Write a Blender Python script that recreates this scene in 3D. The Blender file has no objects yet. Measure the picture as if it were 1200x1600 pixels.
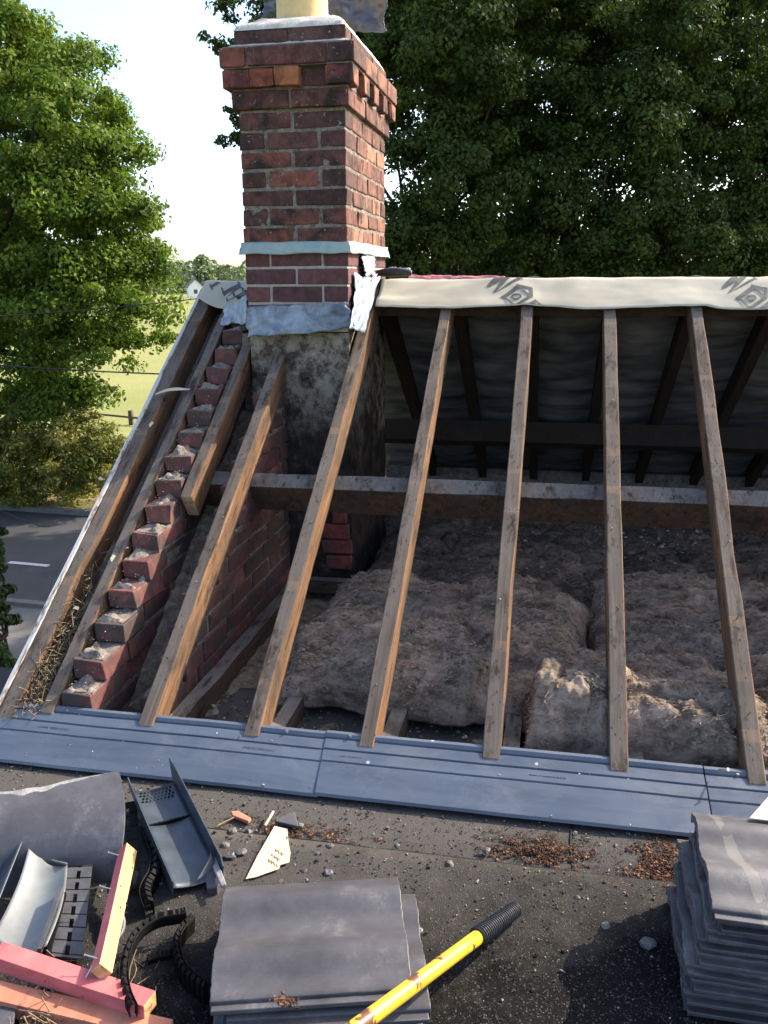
import bpy, math, random
import numpy as np
from mathutils import Vector, Matrix, noise

# ------------------------------------------------------------------ camera, sky, sun, exposure
SC = bpy.context.scene
COL = SC.collection
rad = math.radians
FPX, PITCH, ROLL, YAW, ALPHA = 1345.0, rad(15.05), rad(-.42), rad(11.2), rad(34.1)
def cam_axes():
    h = -YAW; p = PITCH; r = ROLL
    F = Vector((math.sin(h)*math.cos(p), math.cos(h)*math.cos(p), -math.sin(p)))
    R = Vector((math.cos(h), -math.sin(h), 0)); U = R.cross(F)
    return R*math.cos(r)+U*math.sin(r), -R*math.sin(r)+U*math.cos(r), F
CR, CU, CF = cam_axes()
cam_data = bpy.data.cameras.new("camera")
cam = bpy.data.objects.new("camera", cam_data); COL.objects.link(cam)
M3 = Matrix((CR, CU, -CF)).transposed()
cam.matrix_world = M3.to_4x4()
cam_data.sensor_fit = 'VERTICAL'; cam_data.sensor_height = 24; cam_data.lens = 24*FPX/1600
cam_data.clip_start = .05; cam_data.clip_end = 3000
SC.camera = cam
SC.render.resolution_x = 768; SC.render.resolution_y = 1024

SUN_AZ, SUN_EL = rad(38.5), rad(35.0)          # azimuth measured from +X towards +Y
sun_dir = Vector((math.cos(SUN_EL)*math.cos(SUN_AZ), math.cos(SUN_EL)*math.sin(SUN_AZ), math.sin(SUN_EL)))
world = bpy.data.worlds.new("World"); SC.world = world; world.use_nodes = True
wn = world.node_tree.nodes; wl = world.node_tree.links
sky = wn.new('ShaderNodeTexSky'); sky.sky_type = 'NISHITA'; sky.sun_disc = False
sky.sun_elevation = SUN_EL; sky.sun_rotation = rad(90)-SUN_AZ
sky.air_density = 0.8; sky.dust_density = 2.4; sky.ozone_density = 1.0; sky.altitude = 0
bg = wn['Background']; bg.inputs['Strength'].default_value = .15
wl.new(sky.outputs[0], bg.inputs['Color'])
sl = bpy.data.lights.new("sun", 'SUN'); sl.energy = 3.15; sl.angle = rad(.5); sl.color = (1, .90, .74)
so = bpy.data.objects.new("sun", sl); COL.objects.link(so)
so.rotation_euler = sun_dir.to_track_quat('Z', 'Y').to_euler()
SC.view_settings.view_transform = 'Standard'; SC.view_settings.look = 'None'
SC.view_settings.exposure = 1.75; SC.view_settings.gamma = 1
SC.cycles.max_bounces = 8; SC.cycles.transparent_max_bounces = 16

GZ = -4.25            # ground level (camera is the origin)
FZ = -1.37            # flat roof level
SA, CA = math.sin(ALPHA), math.cos(ALPHA)
YR = 4.03             # ridge
def roofZ(y): return (-2.25+SA*y)/CA
ZR = roofZ(YR)
rng = random.Random(7)

def ray(x, y): return CF*FPX+CR*(x-600)-CU*(y-800)
def PZ(x, y, z):
    r = ray(x, y); return r*(z/r.z)
def PY(x, y, Y):
    r = ray(x, y); return r*(Y/r.y)
def PX(x, y, X):
    r = ray(x, y); return r*(X/r.x)
NR = Vector((0, -SA, CA))
def PR(x, y, off=0):
    r = ray(x, y); return r*((-2.25+off)/NR.dot(r))
def PD(x, y, d):
    r = ray(x, y); r = r/r.y; return r*d

# ------------------------------------------------------------------ object helpers
def tag(o, label=None, cat=None, group=None, kind=None):
    if label: o['label'] = label
    if cat: o['category'] = cat
    if group: o['group'] = group
    if kind: o['kind'] = kind
    return o
def empty(name, loc=(0, 0, 0), rz=0):
    o = bpy.data.objects.new(name, None); COL.objects.link(o)
    o.location = loc; o.rotation_euler = (0, 0, rz); o.empty_display_size = .05
    return o

class MB:
    def __init__(s): s.v = []; s.f = []; s.m = []; s.c = []
    def add(s, vs, fs, mi=0, col=(1, 1, 1)):
        b = len(s.v); s.v += [tuple(v) for v in vs]
        for f in fs: s.f.append(tuple(b+i for i in f)); s.m.append(mi); s.c.append(col)
    def box(s, a, b, mi=0, col=(1, 1, 1), j=0, M=None):
        x0, y0, z0 = a; x1, y1, z1 = b
        vs = [Vector(p) for p in ((x0,y0,z0),(x1,y0,z0),(x1,y1,z0),(x0,y1,z0),(x0,y0,z1),(x1,y0,z1),(x1,y1,z1),(x0,y1,z1))]
        if j: vs = [v+Vector((rng.uniform(-j,j), rng.uniform(-j,j), rng.uniform(-j,j))) for v in vs]
        if M is not None: vs = [M @ v for v in vs]
        s.add(vs, [(0,3,2,1),(4,5,6,7),(0,1,5,4),(1,2,6,5),(2,3,7,6),(3,0,4,7)], mi, col)
    def prism(s, poly, d, mi=0, col=(1, 1, 1)):
        """polygon (list of Vector) extruded by vector d"""
        n = len(poly); d = Vector(d)
        vs = [Vector(p) for p in poly]+[Vector(p)+d for p in poly]
        fs = [tuple(range(n))[::-1], tuple(range(n, 2*n))]+[(i, (i+1) % n, n+(i+1) % n, n+i) for i in range(n)]
        s.add(vs, fs, mi, col)
    def tube(s, path, r, seg=8, mi=0, col=(1, 1, 1), cap=True):
        path = [Vector(p) for p in path]; n = len(path)
        rr = r if isinstance(r, (list, tuple)) else [r]*n
        vs = []; up = Vector((.13, .21, .97))
        for i, p in enumerate(path):
            t = (path[min(i+1, n-1)]-path[max(i-1, 0)]).normalized()
            a = t.cross(up)
            if a.length < .1: a = t.cross(Vector((1, 0, 0)))
            a.normalize(); b = t.cross(a)
            for k in range(seg):
                w = 2*math.pi*k/seg; vs.append(p+(a*math.cos(w)+b*math.sin(w))*rr[i])
        fs = [(i*seg+k, i*seg+(k+1) % seg, (i+1)*seg+(k+1) % seg, (i+1)*seg+k) for i in range(n-1) for k in range(seg)]
        if cap: fs += [tuple(range(seg))[::-1], tuple((n-1)*seg+k for k in range(seg))]
        s.add(vs, fs, mi, col)
    def grid(s, fn, nu, nv, mi=0, col=(1, 1, 1), skip=None):
        vs = [fn(i/nu, j/nv) for j in range(nv+1) for i in range(nu+1)]
        fs = []
        for j in range(nv):
            for i in range(nu):
                if skip and skip((i+.5)/nu, (j+.5)/nv): continue
                a = j*(nu+1)+i; fs.append((a, a+1, a+nu+2, a+nu+1))
        s.add(vs, fs, mi, col)
    def build(s, name, mats, parent=None, smooth=False, bevel=0, solid=0, loc=None, rot=None, color=False):
        me = bpy.data.meshes.new(name); me.from_pydata(s.v, [], s.f)
        if not isinstance(mats, (list, tuple)): mats = [mats]
        for m in mats: me.materials.append(m)
        me.polygons.foreach_set('material_index', s.m)
        if color:
            at = me.color_attributes.new('tint', 'FLOAT_COLOR', 'CORNER'); data = []
            for f, c in zip(s.f, s.c): data += list((*c, 1))*len(f)
            at.data.foreach_set('color', data)
        if smooth: me.polygons.foreach_set('use_smooth', [True]*len(s.f))
        me.update()
        o = bpy.data.objects.new(name, me); COL.objects.link(o)
        if parent is not None: o.parent = parent
        if loc is not None: o.location = loc
        if rot is not None: o.rotation_euler = rot
        if solid:
            md = o.modifiers.new('solid', 'SOLIDIFY'); md.thickness = solid; md.offset = 0
        if bevel:
            md = o.modifiers.new('bevel', 'BEVEL'); md.width = bevel; md.segments = 2; md.limit_method = 'ANGLE'; md.angle_limit = rad(40)
        return o
def copy_tree(o, parent=None):
    c = o.copy(); COL.objects.link(c)
    if parent is not None: c.parent = parent
    for ch in list(o.children): copy_tree(ch, c)
    return c
def nz(p, s=1.0, o=0): return noise.noise(Vector(p)*s+Vector((o*7.3, o*3.1, o*5.7)))
def fbm(p, s=1.0, o=0, n=4):
    t = 0; a = 1; q = Vector(p)*s+Vector((o*7.3, o*3.1, o*5.7))
    for _ in range(n): t += a*noise.noise(q); q = q*2.03; a *= .5
    return t

def leaf_mesh(name, C, Nrm, size, mat, parent, seed, tint=(.75, 1.3), jit=.75):
    """C: (n,3) leaf centres, Nrm: (n,3) preferred normals; one folded kite per leaf"""
    g = np.random.default_rng(seed); n = len(C)
    nr = Nrm+g.normal(0, jit, (n, 3)); nr /= np.linalg.norm(nr, axis=1)[:, None]+1e-9
    t = g.normal(0, 1, (n, 3)); t -= nr*np.sum(t*nr, axis=1)[:, None]; t /= np.linalg.norm(t, axis=1)[:, None]+1e-9
    b = np.cross(nr, t); s = (size*g.uniform(.55, 1.35, n))[:, None]
    v = np.empty((n, 4, 3)); v[:, 0] = C-t*s*.5; v[:, 1] = C+b*s*.32+nr*s*.08; v[:, 2] = C+t*s*.55; v[:, 3] = C-b*s*.32+nr*s*.08
    me = bpy.data.meshes.new(name); me.vertices.add(n*4); me.vertices.foreach_set('co', v.reshape(-1))
    me.loops.add(n*4); me.loops.foreach_set('vertex_index', np.arange(n*4, dtype=np.int32))
    me.polygons.add(n); me.polygons.foreach_set('loop_start', np.arange(0, n*4, 4, dtype=np.int32)); me.polygons.foreach_set('loop_total', np.full(n, 4, dtype=np.int32))
    me.materials.append(mat); at = me.color_attributes.new('tint', 'FLOAT_COLOR', 'CORNER')
    k = g.uniform(tint[0], tint[1], n); c = np.stack([k*g.uniform(.9, 1.15, n), k, k*g.uniform(.8, 1.1, n), np.ones(n)], 1)
    at.data.foreach_set('color', np.repeat(c, 4, axis=0).reshape(-1).astype(np.float32))
    me.update(calc_edges=True); o = bpy.data.objects.new(name, me); COL.objects.link(o); o.parent = parent
    return o

# ------------------------------------------------------------------ materials
class NT:
    def __init__(s, name, rough=.8, spec=.3):
        s.m = bpy.data.materials.new(name); s.m.use_nodes = True
        s.t = s.m.node_tree; s.b = s.t.nodes['Principled BSDF']
        s.b.inputs['Roughness'].default_value = rough; s.b.inputs['Specular IOR Level'].default_value = spec
        tc = s.t.nodes.new('ShaderNodeTexCoord'); oi = s.t.nodes.new('ShaderNodeObjectInfo')
        add = s.t.nodes.new('ShaderNodeVectorMath'); add.operation = 'ADD'
        mul = s.t.nodes.new('ShaderNodeVectorMath'); mul.operation = 'SCALE'; mul.inputs['Scale'].default_value = 37.0
        comb = s.t.nodes.new('ShaderNodeCombineXYZ')
        for i in range(3): s.l(oi.outputs['Random'], comb.inputs[i])
        s.l(comb.outputs[0], mul.inputs[0]); s.l(tc.outputs['Object'], add.inputs[0]); s.l(mul.outputs[0], add.inputs[1])
        s.co = add.outputs[0]; s.raw = tc.outputs['Object']; s.oi = oi
    def l(s, a, b): s.t.links.new(a, b)
    def map(s, scale, src=None):
        n = s.t.nodes.new('ShaderNodeMapping'); n.inputs['Scale'].default_value = scale if isinstance(scale, (tuple, list)) else (scale,)*3
        s.l(src or s.co, n.inputs[0]); return n.outputs[0]
    def noise(s, scale, detail=4, rough=.6, dist=0, src=None):
        n = s.t.nodes.new('ShaderNodeTexNoise'); n.inputs['Scale'].default_value = 1
        n.inputs['Detail'].default_value = detail; n.inputs['Roughness'].default_value = rough; n.inputs['Distortion'].default_value = dist
        s.l(s.map(scale, src), n.inputs['Vector']); return n.outputs['Fac']
    def voro(s, scale, feature='F1', out='Distance'):
        n = s.t.nodes.new('ShaderNodeTexVoronoi'); n.feature = feature; n.inputs['Scale'].default_value = 1
        s.l(s.map(scale), n.inputs['Vector']); return n.outputs[out]
    def ramp(s, fac, stops):
        n = s.t.nodes.new('ShaderNodeValToRGB'); e = n.color_ramp.elements
        while len(e) < len(stops): e.new(.5)
        for k, (p, c) in enumerate(stops):
            e[k].position = p; c = (c,)*3 if isinstance(c, (int, float)) else c; e[k].color = (*c, 1)
        s.l(fac, n.inputs[0]); return n.outputs[0]
    def mix(s, fac, a, b, mode='MIX'):
        n = s.t.nodes.new('ShaderNodeMix'); n.data_type = 'RGBA'; n.blend_type = mode
        for v, i in ((fac, 0), (a, 6), (b, 7)):
            if isinstance(v, (int, float)): n.inputs[i].default_value = v if i == 0 else (v, v, v, 1)
            elif isinstance(v, tuple): n.inputs[i].default_value = (*v, 1)
            else: s.l(v, n.inputs[i])
        return n.outputs[2]
    def math(s, op, a, b=0.0):
        n = s.t.nodes.new('ShaderNodeMath'); n.operation = op
        for v, i in ((a, 0), (b, 1)):
            if isinstance(v, (int, float)): n.inputs[i].default_value = v
            else: s.l(v, n.inputs[i])
        return n.outputs[0]
    def sep(s, src):
        n = s.t.nodes.new('ShaderNodeSeparateXYZ'); s.l(src, n.inputs[0]); return n.outputs
    def attr(s, name='tint'):
        n = s.t.nodes.new('ShaderNodeAttribute'); n.attribute_name = name; return n.outputs['Color']
    def out(s, col, bump=None, dist=.002, strength=.6, rough=None):
        if isinstance(col, tuple): s.b.inputs['Base Color'].default_value = (*col, 1)
        else: s.l(col, s.b.inputs['Base Color'])
        if bump is not None:
            n = s.t.nodes.new('ShaderNodeBump'); n.inputs['Distance'].default_value = dist; n.inputs['Strength'].default_value = strength
            s.l(bump, n.inputs['Height']); s.l(n.outputs[0], s.b.inputs['Normal'])
        if rough is not None: s.l(rough, s.b.inputs['Roughness'])
        return s.m

def wood_mat(name, dark, mid, light, grey=None, gfac=.5, bands=False):
    n = NT(name, .82, .2)
    g = n.noise((55, 2.2, 55), 5, .65, .6)
    col = n.ramp(g, [(.28, dark), (.5, mid), (.72, light)])
    big = n.noise((9, 2.0, 9), 5, .7, .5)
    if grey: col = n.mix(n.ramp(big, [(gfac-.12, 0), (gfac+.12, 1)]), col, grey)
    st = n.noise((16, 5, 16), 8, .75)
    col = n.mix(n.ramp(st, [(.36, 1), (.46, 0)]), col, (.035, .025, .018))
    if bands:
        y = n.sep(n.raw)[1]; f = n.math('FRACT', n.math('MULTIPLY', n.math('ADD', y, n.math('MULTIPLY', n.oi.outputs['Random'], .3)), 1/.185), 0)
        b = n.math('MULTIPLY', n.math('LESS_THAN', f, .2), n.ramp(n.noise((3, 6, 3), 2), [(.50, 0), (.60, 1)]))
        col = n.mix(n.math('MULTIPLY', b, .28), col, (.32, .19, .105))
    dots = n.voro((75, 26, 75))
    col = n.mix(n.ramp(dots, [(.10, 1), (.14, 0)]), col, (.01, .008, .007))
    kn = n.voro((26, 4.2, 26)); col = n.mix(n.ramp(kn, [(.10, .85), (.24, 0)]), col, (.045, .024, .014))
    sm = n.noise((5, 3.1, 5), 7, .75); col = n.mix(n.ramp(sm, [(.34, .75), (.47, 0)]), col, (.040, .032, .026))
    return n.out(col, n.mix(.4, g, st), .0035, .7)
M = {}
M['wood_top'] = wood_mat('weathered_wood', (.040,.030,.022), (.098,.073,.054), (.185,.142,.106), (.13,.105,.085), .47, True)
M['wood_side'] = wood_mat('brown_wood', (.080,.040,.020), (.175,.088,.042), (.27,.145,.07), (.075,.05,.033), .52)
M['wood_end'] = wood_mat('cut_wood', (.24,.15,.08), (.36,.24,.14), (.45,.32,.2))
M['wood_dark'] = wood_mat('dark_old_wood', (.05,.027,.016), (.105,.058,.034), (.165,.095,.055), (.07,.05,.04), .5)
M['wood_shaded'] = wood_mat('unlit_old_wood', (.018,.012,.010), (.035,.023,.018), (.055,.038,.03), (.03,.024,.02), .5)  # darker copy of the old wood, loft shade painted into its colour
M['wood_grey'] = wood_mat('grey_plank', (.09,.078,.068), (.15,.13,.112), (.22,.19,.165), (.13,.115,.10), .5)
M['wood_fence'] = wood_mat('fence_wood', (.06,.05,.04), (.10,.08,.065), (.14,.12,.1))
def white_edge():
    n = NT('flaking_white_paint', .7)
    return n.out(n.mix(n.ramp(n.noise((30, 6, 30), 6, .7), [(.40, 0), (.48, 1)]), (.12, .085, .06), (.46, .44, .41)), n.noise(40), .002)
M['white_edge'] = white_edge()
def red_mat(name, a, b):
    n = NT(name, .75)
    c = n.ramp(n.noise((3, 14, 40), 5, .7), [(.3, a), (.7, b)])
    c = n.mix(n.ramp(n.noise(22, 5, .7), [(.60, 0), (.70, 1)]), c, (.16, .035, .03))
    return n.out(c, n.noise((8, 60, 60), 4), .0015)
M['red_wood'] = red_mat('red_stained_wood', (.42,.08,.085), (.56,.16,.15))
M['orange_wood'] = red_mat('orange_red_wood', (.36,.12,.07), (.50,.21,.13))
M['pale_wood'] = wood_mat('pale_cut_timber', (.38,.21,.085), (.50,.30,.13), (.60,.38,.18))

def brick_mat(name, soot, sootcol=(.03, .022, .02), white=.66, warm=0.5):
    n = NT(name, .88, .2)
    a = n.attr()
    c = n.mix(1, a, n.ramp(n.noise(26, 6, .7), [(.25, .5), (.5, .95), (.78, 1.5)]), 'MULTIPLY')
    c = n.mix(n.ramp(n.noise(11, 5, .65, .5), [(soot-.10, 1), (soot+.10, 0)]), c, sootcol)
    c = n.mix(n.ramp(n.noise(15, 6, .8), [(.72, 0), (.82, .5)]), c, (.20, .075, .045))
    c = n.mix(n.ramp(n.noise(60, 6, .8), [(white, 0), (white+.05, .8)]), c, (.45, .42, .38))
    return n.out(c, n.mix(.5, n.noise(140, 5, .7), n.noise(25, 4)), .003, .8)
M['brick_old'] = brick_mat('old_sooty_brick', .45, white=.62)
M['brick_new'] = brick_mat('maroon_brick', .34, (.05, .03, .03), .72)
M['brick_loft'] = brick_mat('dusty_loft_brick', .50, (.060, .048, .042), .70)
def mortar(name, a, b):
    n = NT(name, .95, .1)
    return n.out(n.ramp(n.noise(30, 6, .75), [(.3, a), (.65, b)]), n.noise(90, 6, .7), .004, .9)
M['mortar_old'] = mortar('old_mortar', (.05,.042,.036), (.27,.235,.19))
M['mortar_new'] = mortar('pale_mortar', (.26,.23,.19), (.42,.38,.32))
M['mortar_dust'] = mortar('dusty_mortar', (.06,.05,.042), (.26,.22,.185))
M['flaunching'] = mortar('cement_flaunching', (.30,.28,.24), (.55,.52,.46))
def parge():
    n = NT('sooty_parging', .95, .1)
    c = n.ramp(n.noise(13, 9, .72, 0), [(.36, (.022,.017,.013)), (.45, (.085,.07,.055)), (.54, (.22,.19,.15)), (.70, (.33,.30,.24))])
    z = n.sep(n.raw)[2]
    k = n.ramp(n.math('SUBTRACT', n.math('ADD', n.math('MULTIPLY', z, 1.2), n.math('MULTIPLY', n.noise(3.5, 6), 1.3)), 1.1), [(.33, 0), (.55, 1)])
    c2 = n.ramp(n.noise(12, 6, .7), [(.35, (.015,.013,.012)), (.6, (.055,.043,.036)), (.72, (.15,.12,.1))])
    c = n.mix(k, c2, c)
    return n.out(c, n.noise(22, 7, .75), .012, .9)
M['parge'] = parge()
def lead(name, a, b, metal=.25, rough=.5):
    n = NT(name, rough, .5); n.b.inputs['Metallic'].default_value = metal
    return n.out(n.ramp(n.noise(9, 6, .7, 1.2), [(.34, a), (.66, b)]), n.noise(40, 4), .002, .5)
M['lead'] = lead('weathered_lead', (.07,.09,.12), (.27,.30,.34), .15, .5)
M['lead_pale'] = lead('bright_lead', (.17,.21,.26), (.36,.40,.44), .2, .45)
M['lead_green'] = lead('oxidised_lead_band', (.20,.27,.30), (.32,.38,.31), .1, .6)
def membrane():
    n = NT('cream_membrane', .55, .35)
    c = n.ramp(n.noise(4, 4, .6), [(.35, (.36,.32,.235)), (.7, (.46,.415,.31))])
    c = n.mix(n.ramp(n.noise(13, 6, .7), [(.62, 0), (.75, .5)]), c, (.36,.31,.24))
    n.b.inputs['Transmission Weight'].default_value = 0
    return n.out(c, n.noise(30, 3), .001, .4)
M['membrane'] = membrane()
def flat(name, col, rough=.6, spec=.4, bump=0, bs=60, var=.25, metal=0, vs=20):
    n = NT(name, rough, spec); n.b.inputs['Metallic'].default_value = metal
    a = tuple(c*(1-var) for c in col); b = tuple(min(1, c*(1+var)) for c in col)
    c = n.ramp(n.noise(vs, 5, .65), [(.35, a), (.65, b)])
    return n.out(c, n.noise(bs, 4) if bump else None, bump or .001)
M['ink'] = flat('grey_ink', (.075,.07,.064), .6)
M['ink_faint'] = flat('faint_ink', (.06,.075,.10), .5)
M['ink_brown'] = flat('brown_ink', (.16,.12,.07), .6)
def inner_membrane():
    n = NT('grey_blue_underlay', .7, .3)
    c = n.ramp(n.noise((3, 10, 3), 4, .6), [(.35, (.08,.083,.09)), (.65, (.27,.27,.275))])
    n.b.inputs['Subsurface Weight'].default_value = 0
    return n.out(c, n.noise((2, 25, 10), 3), .01, .6)
M['inner_membrane'] = inner_membrane()
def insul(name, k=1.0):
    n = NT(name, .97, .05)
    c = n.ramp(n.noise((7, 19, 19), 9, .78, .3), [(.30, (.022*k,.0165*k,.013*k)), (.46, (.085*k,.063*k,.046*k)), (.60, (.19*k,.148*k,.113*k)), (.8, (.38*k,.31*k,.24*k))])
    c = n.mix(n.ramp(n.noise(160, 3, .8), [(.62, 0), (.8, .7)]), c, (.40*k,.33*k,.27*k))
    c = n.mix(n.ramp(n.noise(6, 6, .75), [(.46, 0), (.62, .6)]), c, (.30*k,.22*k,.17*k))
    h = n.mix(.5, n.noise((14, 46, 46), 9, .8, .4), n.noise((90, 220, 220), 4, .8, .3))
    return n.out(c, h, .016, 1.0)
M['fibre'] = flat('pale_wool_fibre', (.29,.22,.155), .95, .05, 0, 20, .35, 0, 9)
M['fibre_dark'] = flat('dull_wool_fibre', (.12,.094,.07), .95, .05, 0, 20, .35, 0, 9)
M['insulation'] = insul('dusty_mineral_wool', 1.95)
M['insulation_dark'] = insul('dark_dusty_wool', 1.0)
def dirt():
    n = NT('loft_dirt', .97, .05)
    c = n.ramp(n.noise(22, 8, .75, .6), [(.3, (.05,.038,.027)), (.5, (.21,.165,.115)), (.7, (.42,.345,.25))])
    c = n.mix(n.ramp(n.noise(120, 4, .8), [(.66, 0), (.74, 1)]), c, (.35,.30,.24))
    return n.out(c, n.noise(50, 7, .75), .012, 1)
M['dirt'] = dirt()
def tray_mat():
    n = NT('blue_grey_plastic', .42, .5)
    c = n.ramp(n.noise((1.5, 14, 14), 4, .6), [(.35, (.058,.073,.100)), (.65, (.088,.108,.142))])
    c = n.mix(n.ramp(n.noise((6, 10, 10), 7, .8, .6), [(.50, 0), (.72, .35)]), c, (.20,.20,.20))
    c = n.mix(n.ramp(n.noise(60, 6, .8), [(.66, 0), (.72, .6)]), c, (.30,.28,.26))
    c = n.mix(n.ramp(n.voro(11), [(.045, 1), (.06, 0)]), c, (.40,.40,.40))
    return n.out(c, n.noise((1, 40, 40), 3), .0008, .5, n.ramp(n.noise(7, 5, .7), [(.3, .27), (.7, .55)]))
M['tray'] = tray_mat()
def felt():
    n = NT('mineral_felt', .95, .08)
    c = n.ramp(n.noise(3, 5, .7), [(.35, (.004,.004,.0042)), (.65, (.009,.0087,.0085))])
    sp = n.voro(330, 'F1', 'Color'); f = n.sep(sp)[0]
    c = n.mix(n.ramp(f, [(.88, 0), (1.0, .8)]), c, (.09,.08,.062))
    c = n.mix(n.ramp(f, [(.02, .9), (.10, 0)]), c, (.022,.019,.016))
    y = n.sep(n.raw)[1]; x = n.sep(n.raw)[0]
    d = n.math('ADD', n.math('ADD', y, n.math('MULTIPLY', x, -.28)), n.math('MULTIPLY', n.noise(5, 5, .75), .8))
    c = n.mix(n.ramp(d, [(0, 0), (1, 1)]) if 0 else n.ramp(n.math('SUBTRACT', d, 1.85), [(.0, 0), (.55, .8)]), c, (.085,.078,.070))
    return n.out(c, n.mix(.6, n.voro(330), n.noise(60, 5)), .003, 1)
M['felt'] = felt()
def tile_mat(name, k=1.0):
    n = NT(name, .50, .5)
    c = n.ramp(n.noise(7, 6, .7), [(.3, (.036*k,.034*k,.037*k)), (.7, (.085*k,.080*k,.085*k))])
    c = n.mix(n.ramp(n.noise(7, 9, .8), [(.54, 0), (.70, .6)]), c, (.19,.18,.17))
    c = n.mix(n.ramp(n.noise(45, 6, .85), [(.66, 0), (.71, .8)]), c, (.30,.29,.26))
    c = n.mix(n.ramp(n.noise(110, 3, .8), [(.62, 0), (.74, .5)]), c, (.02,.02,.022))
    return n.out(c, n.noise(220, 4, .8), .0007, .6)
def streak_mat():
    m = M['tile'].copy(); m.name = 'streaked_concrete_tile'; t = m.node_tree
    tc = t.nodes.new('ShaderNodeTexCoord'); sp = t.nodes.new('ShaderNodeSeparateXYZ'); t.links.new(tc.outputs['Object'], sp.inputs[0])
    def mt(op, a, b=0.0):
        n = t.nodes.new('ShaderNodeMath'); n.operation = op
        for v, i in ((a, 0), (b, 1)):
            if isinstance(v, float): n.inputs[i].default_value = v
            else: t.links.new(v, n.inputs[i])
        return n.outputs[0]
    nz_ = t.nodes.new('ShaderNodeTexNoise'); nz_.inputs['Scale'].default_value = 18; nz_.inputs['Detail'].default_value = 5; t.links.new(tc.outputs['Object'], nz_.inputs['Vector'])
    d = mt('ABSOLUTE', mt('ADD', mt('ADD', sp.outputs[0], mt('MULTIPLY', sp.outputs[1], .18)), .115))
    k = mt('MULTIPLY', mt('LESS_THAN', d, mt('MULTIPLY', nz_.outputs['Fac'], .022)), mt('GREATER_THAN', nz_.outputs['Fac'], .45))
    b = t.nodes['Principled BSDF']; src = b.inputs['Base Color'].links[0].from_socket
    mx = t.nodes.new('ShaderNodeMix'); mx.data_type = 'RGBA'; t.links.new(mt('MULTIPLY', k, .3), mx.inputs[0]); t.links.new(src, mx.inputs[6]); mx.inputs[7].default_value = (.24, .22, .17, 1)
    t.links.new(mx.outputs[2], b.inputs['Base Color']); return m
M['tile'] = tile_mat('dark_concrete_tile'); M['tile_pale'] = tile_mat('grey_concrete_tile', 1.15)
M['tile_streak'] = streak_mat()
M['tile_broken'] = flat('broken_tile_face', (.24,.23,.22), .95, .1, .004, 80, .3)
M['black_plastic'] = flat('black_plastic', (.0035,.0035,.0038), .7, .15, .0006, 60, .3)
M['slate_plastic'] = flat('slate_grey_plastic', (.040,.050,.062), .38, .5, .0006, 30, .25)
M['grey_plastic'] = flat('grey_slotted_plastic', (.07,.07,.075), .5, .4, .001, 60, .25)
M['pale_plastic'] = flat('pale_glossy_plastic', (.16,.168,.16), .33, .5, .0006, 20, .2, 0, 8)
M['yellow'] = None
def yellow():
    n = NT('worn_yellow_paint', .4, .5)
    c = n.ramp(n.noise(30, 4), [(.3, (.56,.33,.022)), (.7, (.68,.42,.035))])
    c = n.mix(n.ramp(n.noise((22, 22, 22), 5, .6), [(.565, 0), (.59, 1)]), c, (.12,.05,.025))
    return n.out(c, n.noise(50, 5), .0008)
M['yellow'] = yellow()
M['rubber'] = flat('black_rubber_grip', (.018,.018,.018), .55, .4, .0006, 80)
M['paper'] = flat('cream_paper', (.46,.40,.29), .8, .2, .001, 40, .08)
M['pot'] = flat('buff_clay', (.62,.44,.20), .75, .3, .001, 60, .1)
M['steel'] = flat('steel', (.5,.5,.5), .35, .5, 0, 10, .1, .9)
M['grey_sheet'] = flat('dark_grey_sheet', (.075,.078,.095), .32, .6, .001, 20, .25, .2)
M['red_sheet'] = flat('faded_red_sheet', (.42,.16,.18), .6, .3, .001, 30, .15)
M['straw'] = flat('dry_straw', (.19,.14,.085), .8, .2, 0, 20, .45, 0, 60)
M['twig'] = flat('dry_twig', (.22,.15,.09), .8, .2, 0, 20, .4, 0, 60)
M['cable'] = flat('black_cable', (.02,.02,.02), .6)
M['render_white'] = flat('white_render', (.75,.74,.70), .8, .2)
M['roof_grey'] = flat('grey_roof', (.16,.15,.15), .8)
def chip_mat():
    n = NT('mixed_chips', .9, .2)
    return n.out(n.mix(1, n.attr(), n.ramp(n.noise(90), [(.3, .7), (.7, 1.2)]), 'MULTIPLY'), n.noise(100), .002)
M['chips'] = chip_mat()
def leaf_mat(name, a, b, c, tr=.35, sc=1.2):
    n = NT(name, .6, .12)
    nse = n.noise(sc, 3, .6)
    col = n.ramp(nse, [(.3, a), (.5, b), (.7, c)])
    col = n.mix(1, col, n.attr(), 'MULTIPLY')
    n.l(col, n.b.inputs['Base Color'])
    tb = n.t.nodes.new('ShaderNodeBsdfTranslucent'); mx = n.t.nodes.new('ShaderNodeMixShader'); mx.inputs[0].default_value = tr
    n.l(n.mix(1, col, (1.3, 1.5, .6), 'MULTIPLY'), tb.inputs['Color'])
    n.l(n.b.outputs[0], mx.inputs[1]); n.l(tb.outputs[0], mx.inputs[2])
    n.l(mx.outputs[0], n.t.nodes['Material Output'].inputs['Surface'])
    return n.m
M['leaf_bright'] = leaf_mat('bright_leaves', (.048,.084,.013), (.088,.138,.019), (.155,.195,.032))
M['leaf_dark'] = leaf_mat('dark_leaves', (.022,.038,.011), (.040,.062,.015), (.070,.10,.022), .34)
M['leaf_bush'] = leaf_mat('bush_leaves', (.07,.09,.02), (.12,.13,.03), (.20,.17,.06), .3)
M['leaf_ivy'] = leaf_mat('ivy_leaves', (.015,.03,.01), (.025,.045,.014), (.04,.06,.02), .2)
M['leaf_far'] = leaf_mat('far_leaves', (.10,.14,.08), (.14,.18,.10), (.19,.22,.12), .2, .05)  # paler greens imitate distance haze in the leaf colour
M['bark'] = flat('bark', (.034,.027,.021), .95, .1, .02, 12, .4)
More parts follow.
